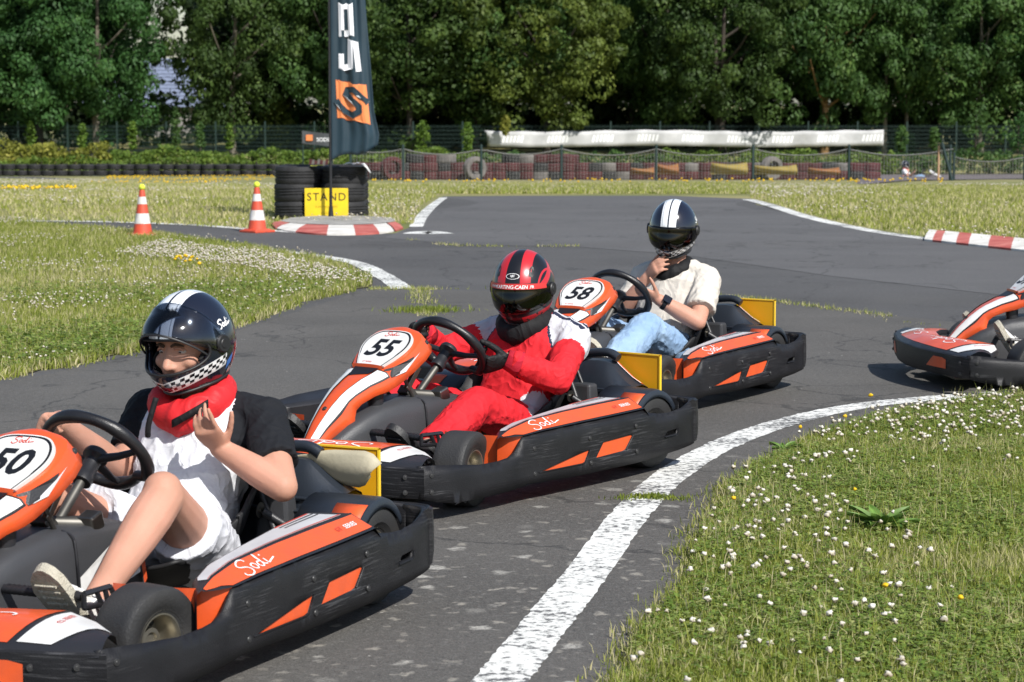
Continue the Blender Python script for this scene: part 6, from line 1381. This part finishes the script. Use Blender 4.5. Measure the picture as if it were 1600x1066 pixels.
for s, L in ((1, 'L'), (-1, 'R')):
    sh, el, wr = V3(*J['sh' + L]), V3(*J['el' + L]), V3(*J['wr' + L]); hp, kn, an = V3(.13, .092 * s, .12), V3(*J['kn' + L]), V3(*J['an' + L])
    b.sphere(sh, .070, 16, 10); b.tube([(J['dx'] - .03, .08 * s, .49), sh], [.066, .068], 14); seg(b, [sh, el], [.070, .064, .058, .056]); b.tube([el, el.lerp(wr, .5), el.lerp(wr, .93)], [.056, .051, .043], 16)
    seg(b, [hp, kn], [.096, .088, .076, .069]); b.tube([kn, kn.lerp(an, .4), kn.lerp(an, 1.0)], [.069, .067, .058], 16)
me = remesh(b, .005, 6, .012, 9, .65)
def reg55(C):
    i = np.zeros(len(C), int)
    for s, L in ((1, 'L'), (-1, 'R')):
        d, t = dist_seg(C, J['sh' + L], J['el' + L]); a = (C[:, 1] * s > .150 - (C[:, 2] - .45) * .55) & (t < .34) & (C[:, 2] > .36 + .0 * t) & (C[:, 1] * s > .10); i[a] = 1
        bnd = (C[:, 1] * s > .142 - (C[:, 2] - .45) * .55) & ~a & (C[:, 1] * s < .153 - (C[:, 2] - .45) * .55) & (C[:, 2] > .34); i[bnd] = 2
        for x0 in (-.075, -.045, -.018): i[a & (np.abs(C[:, 0] - x0) < .009) & (C[:, 2] > .50)] = 2
        h = np.linalg.norm(C - np.array((.16, .165 * s, .20)), axis=1) < .085; i[h] = 1
    return i
by_region(me, reg55, [M_RSUIT, M_WSUIT, M_NSUIT]); su = link('race_suit', me, P55)
collar(P55, (.02, 0, .515), .076, .036, .046, M_NECKB, .25)
for s, L in ((1, 'L'), (-1, 'R')):
    b = MB(); h = J['h' + L]; hand(b, J['wr' + L], h[0], h[1], s > 0, h[2], h[3], 1.04, .0028); wr = V3(*J['wr' + L]); el = V3(*J['el' + L]); me = remesh(b, .0035, 3); gl = link('glove', me, P55, M_GLOVE)
    b = MB(); b.tube([wr.lerp(el, -.04), wr.lerp(el, .10), wr.lerp(el, .24)], [.036, .042, .050], 18, caps=False); b.build('cuff', M_GLOVER, gl, smooth=60, solid=.003)
    shoe(P55, J['an' + L], J['ft' + L], (-.66, 0, .75), M_SHOEB, M_SHOEB); 
V, F = text2d('RS-1', .020, .15, .02); 
# ---- driver of kart 58
hc = V3(-.060, .0, .730); J = dict(dx=-.05, dz=.02, shL=(-.07, .180, .495), elL=(.130, .235, .312), wrL=(.225, .078, .418), shR=(-.075, -.160, .500), elR=(.035, -.215, .345), wrR=(.045, -.085, .500), knL=(.492, .157, .309), anL=(.850, .178, .172), knR=(.49, -.15, .31), anR=(.85, -.2, .165), ftL=(.6, 0, .8), ftR=(.6, 0, .8))
J['hL'] = ((.65, -.62, .40), (-.35, -.25, .55), (.35, .4, .45, .5), (.4, .3)); J['hR'] = ((.28, .62, .55), (-.75, .35, -.05), (.32, .36, .42, .5), (.5, .4))
P58 = person('58', J, 'person in beige T-shirt and light jeans, hand at chin, in kart 58'); tag(P58, group='kart drivers')
h58, Mh = helmet(P58, hc, R(17), R(10), R(-2), 'club'); Mf = Mh @ Matrix.Translation((-.002, 0, -.015)); me = base_body(J, Mf); link('body', me, P58, M_SKIN); face(P58, Mf, True)
b = MB(); T = fatten([(q[0] + J['dx'], q[1] + J['dz'], q[2], q[3]) for q in TORSO], .012, 1, 7); loft(b, T)
for s, L in ((1, 'L'), (-1, 'R')):
    sh, el = V3(*J['sh' + L]), V3(*J['el' + L]); b.sphere(sh, .067, 16, 10); b.tube([(J['dx'] - .03, .08 * s, .525), sh], [.062, .066], 14); b.tube([sh, sh.lerp(el, .4), sh.lerp(el, .72)], [.067, .068, .071], 16)
link('t_shirt', remesh(b, .005, 6, .012, 13), P58, M_BEIGE)
def trousers(Pn, J, m, sd, g=0.):
    b = MB(); loft(b, fatten([(q[0] + J['dx'], q[1] + J['dz'], q[2], q[3]) for q in TORSO], .012, 0, 2))
    for s, L in ((1, 'L'), (-1, 'R')):
        hp, kn, an = V3(J['dx'] + .13, .092 * s, .135 + J['dz']), V3(*J['kn' + L]), V3(*J['an' + L]); seg(b, [hp, kn], [.092 + g, .086 + g, .075 + g, .069 + g]); b.tube([kn, kn.lerp(an, .45), kn.lerp(an, .93)], [.069 + g, .068 + g, .063 + g], 18)
    return link('jeans', remesh(b, .0052, 6, .012, sd), Pn, m)
trousers(P58, J, M_JEAN, 15, .006); collar(P58, (-.055, 0, .550), .073, .034, .040, M_NECKB, .22)
for L in 'LR': shoe(P58, J['an' + L], J['ft' + L], (-.8, 0, .6), M_SHOEW, M_SOLE)
wr, el = V3(*J['wrL']), V3(*J['elL']); p = wr.lerp(el, .16); ax = (el - wr).normalized(); out = (V3(.3, .75, .35) - ax * ax.dot(V3(.3, .75, .35))).normalized(); sd = ax.cross(out)
wt = MB().lathe([(.032, -.011), (.0345, -.009), (.0345, .009), (.032, .011)], 24, Matrix.Translation(p) @ Matrix((out, sd, ax)).transposed().to_4x4()).build('watch_strap', M_TBLACK, P58, smooth=60)
MB().box(p + out * .037, (.012, .036, .042), Matrix((out, sd, ax)).transposed()).build('watch', mat('dark watch glass', (.01, .012, .02), .1), P58, bevel=.004)
# ---- driver of the kart at the right edge: only shoe and jeans come into the picture
hc = V3(.012, .0, .690); J = dict(dx=-.02, dz=.0, shL=(-.055, .192, .485), shR=(-.055, -.185, .485), elL=(.17, .30, .36), elR=(.17, -.30, .36), knL=(.49, .18, .30), anL=(.90, .235, .160), knR=(.50, -.17, .31), anR=(.90, -.24, .16), ftL=(.55, 0, .83), ftR=(.55, 0, .83))
for L, an in (('L', R(95)), ('R', R(-95))): g_ = gripj(an, J['el' + L]); J['wr' + L] = tuple(g_[0]); J['h' + L] = (g_[1], g_[2], (1.0, 1.0, 1.0, 1.0), (1.0, .9))
P59 = person('59', J, 'person in blue jeans, mostly cut off, in the kart at the right edge'); tag(P59, group='kart drivers')
h59, Mh = helmet(P59, hc, R(10), R(8), 0, 'club'); Mf = Mh @ Matrix.Translation((-.002, 0, -.015)); link('body', base_body(J, Mf, vox=.007), P59, M_SKIN)
b = MB(); loft(b, fatten([(q[0] + J['dx'], q[1], q[2], q[3]) for q in TORSO], .016, 1, 7))
for s, L in ((1, 'L'), (-1, 'R')): sh, el = V3(*J['sh' + L]), V3(*J['el' + L]); b.sphere(sh, .076, 14, 9); b.tube([(J['dx'] - .03, .08 * s, .505), sh], [.066, .074], 14); b.tube([sh, sh.lerp(el, .75)], [.076, .070], 14)
link('t_shirt', remesh(b, .008, 5, .012, 21), P59, M_TBLACK); trousers(P59, J, M_JEAND, 22); collar(P59, (.0, 0, .548), .085, .042, .048, M_NECKB, .25)
for L in 'LR': shoe(P59, J['an' + L], J['ft' + L], (-.83, 0, .55), M_SHOEW, M_SOLE)

# ---- karter far behind the net
p = W(1412, 292, 84); z = W(1412, 289, 84).z
fk = copy_tree(KARTS['59']); fk.location = (p.x + .1, 84, z); fk.rotation_euler = (0, 0, R(-12)); tag(fk, 'small far kart with its driver passing behind the safety net', 'kart'); 
if 'group' in fk: del fk['group']
for o in fk.children:
    if o.name.startswith('front_fairing'): o.data = o.data.copy(); o.data.materials[0] = M_WSTK
fp_ = copy_tree(P58); fp_.location = fk.location; fp_.rotation_euler = fk.rotation_euler; tag(fp_, 'small far person in a white top driving behind the net', 'person')
if 'group' in fp_: del fp_['group']
for o in fp_.children:
    if o.name.startswith('t_shirt'): o.data = o.data.copy(); o.data.materials[0] = M_TWHITE
    if o.name.startswith('neck_brace'): o.data = o.data.copy(); o.data.materials[0] = M_NECKR
bpy.data.scenes.remove(TMP)
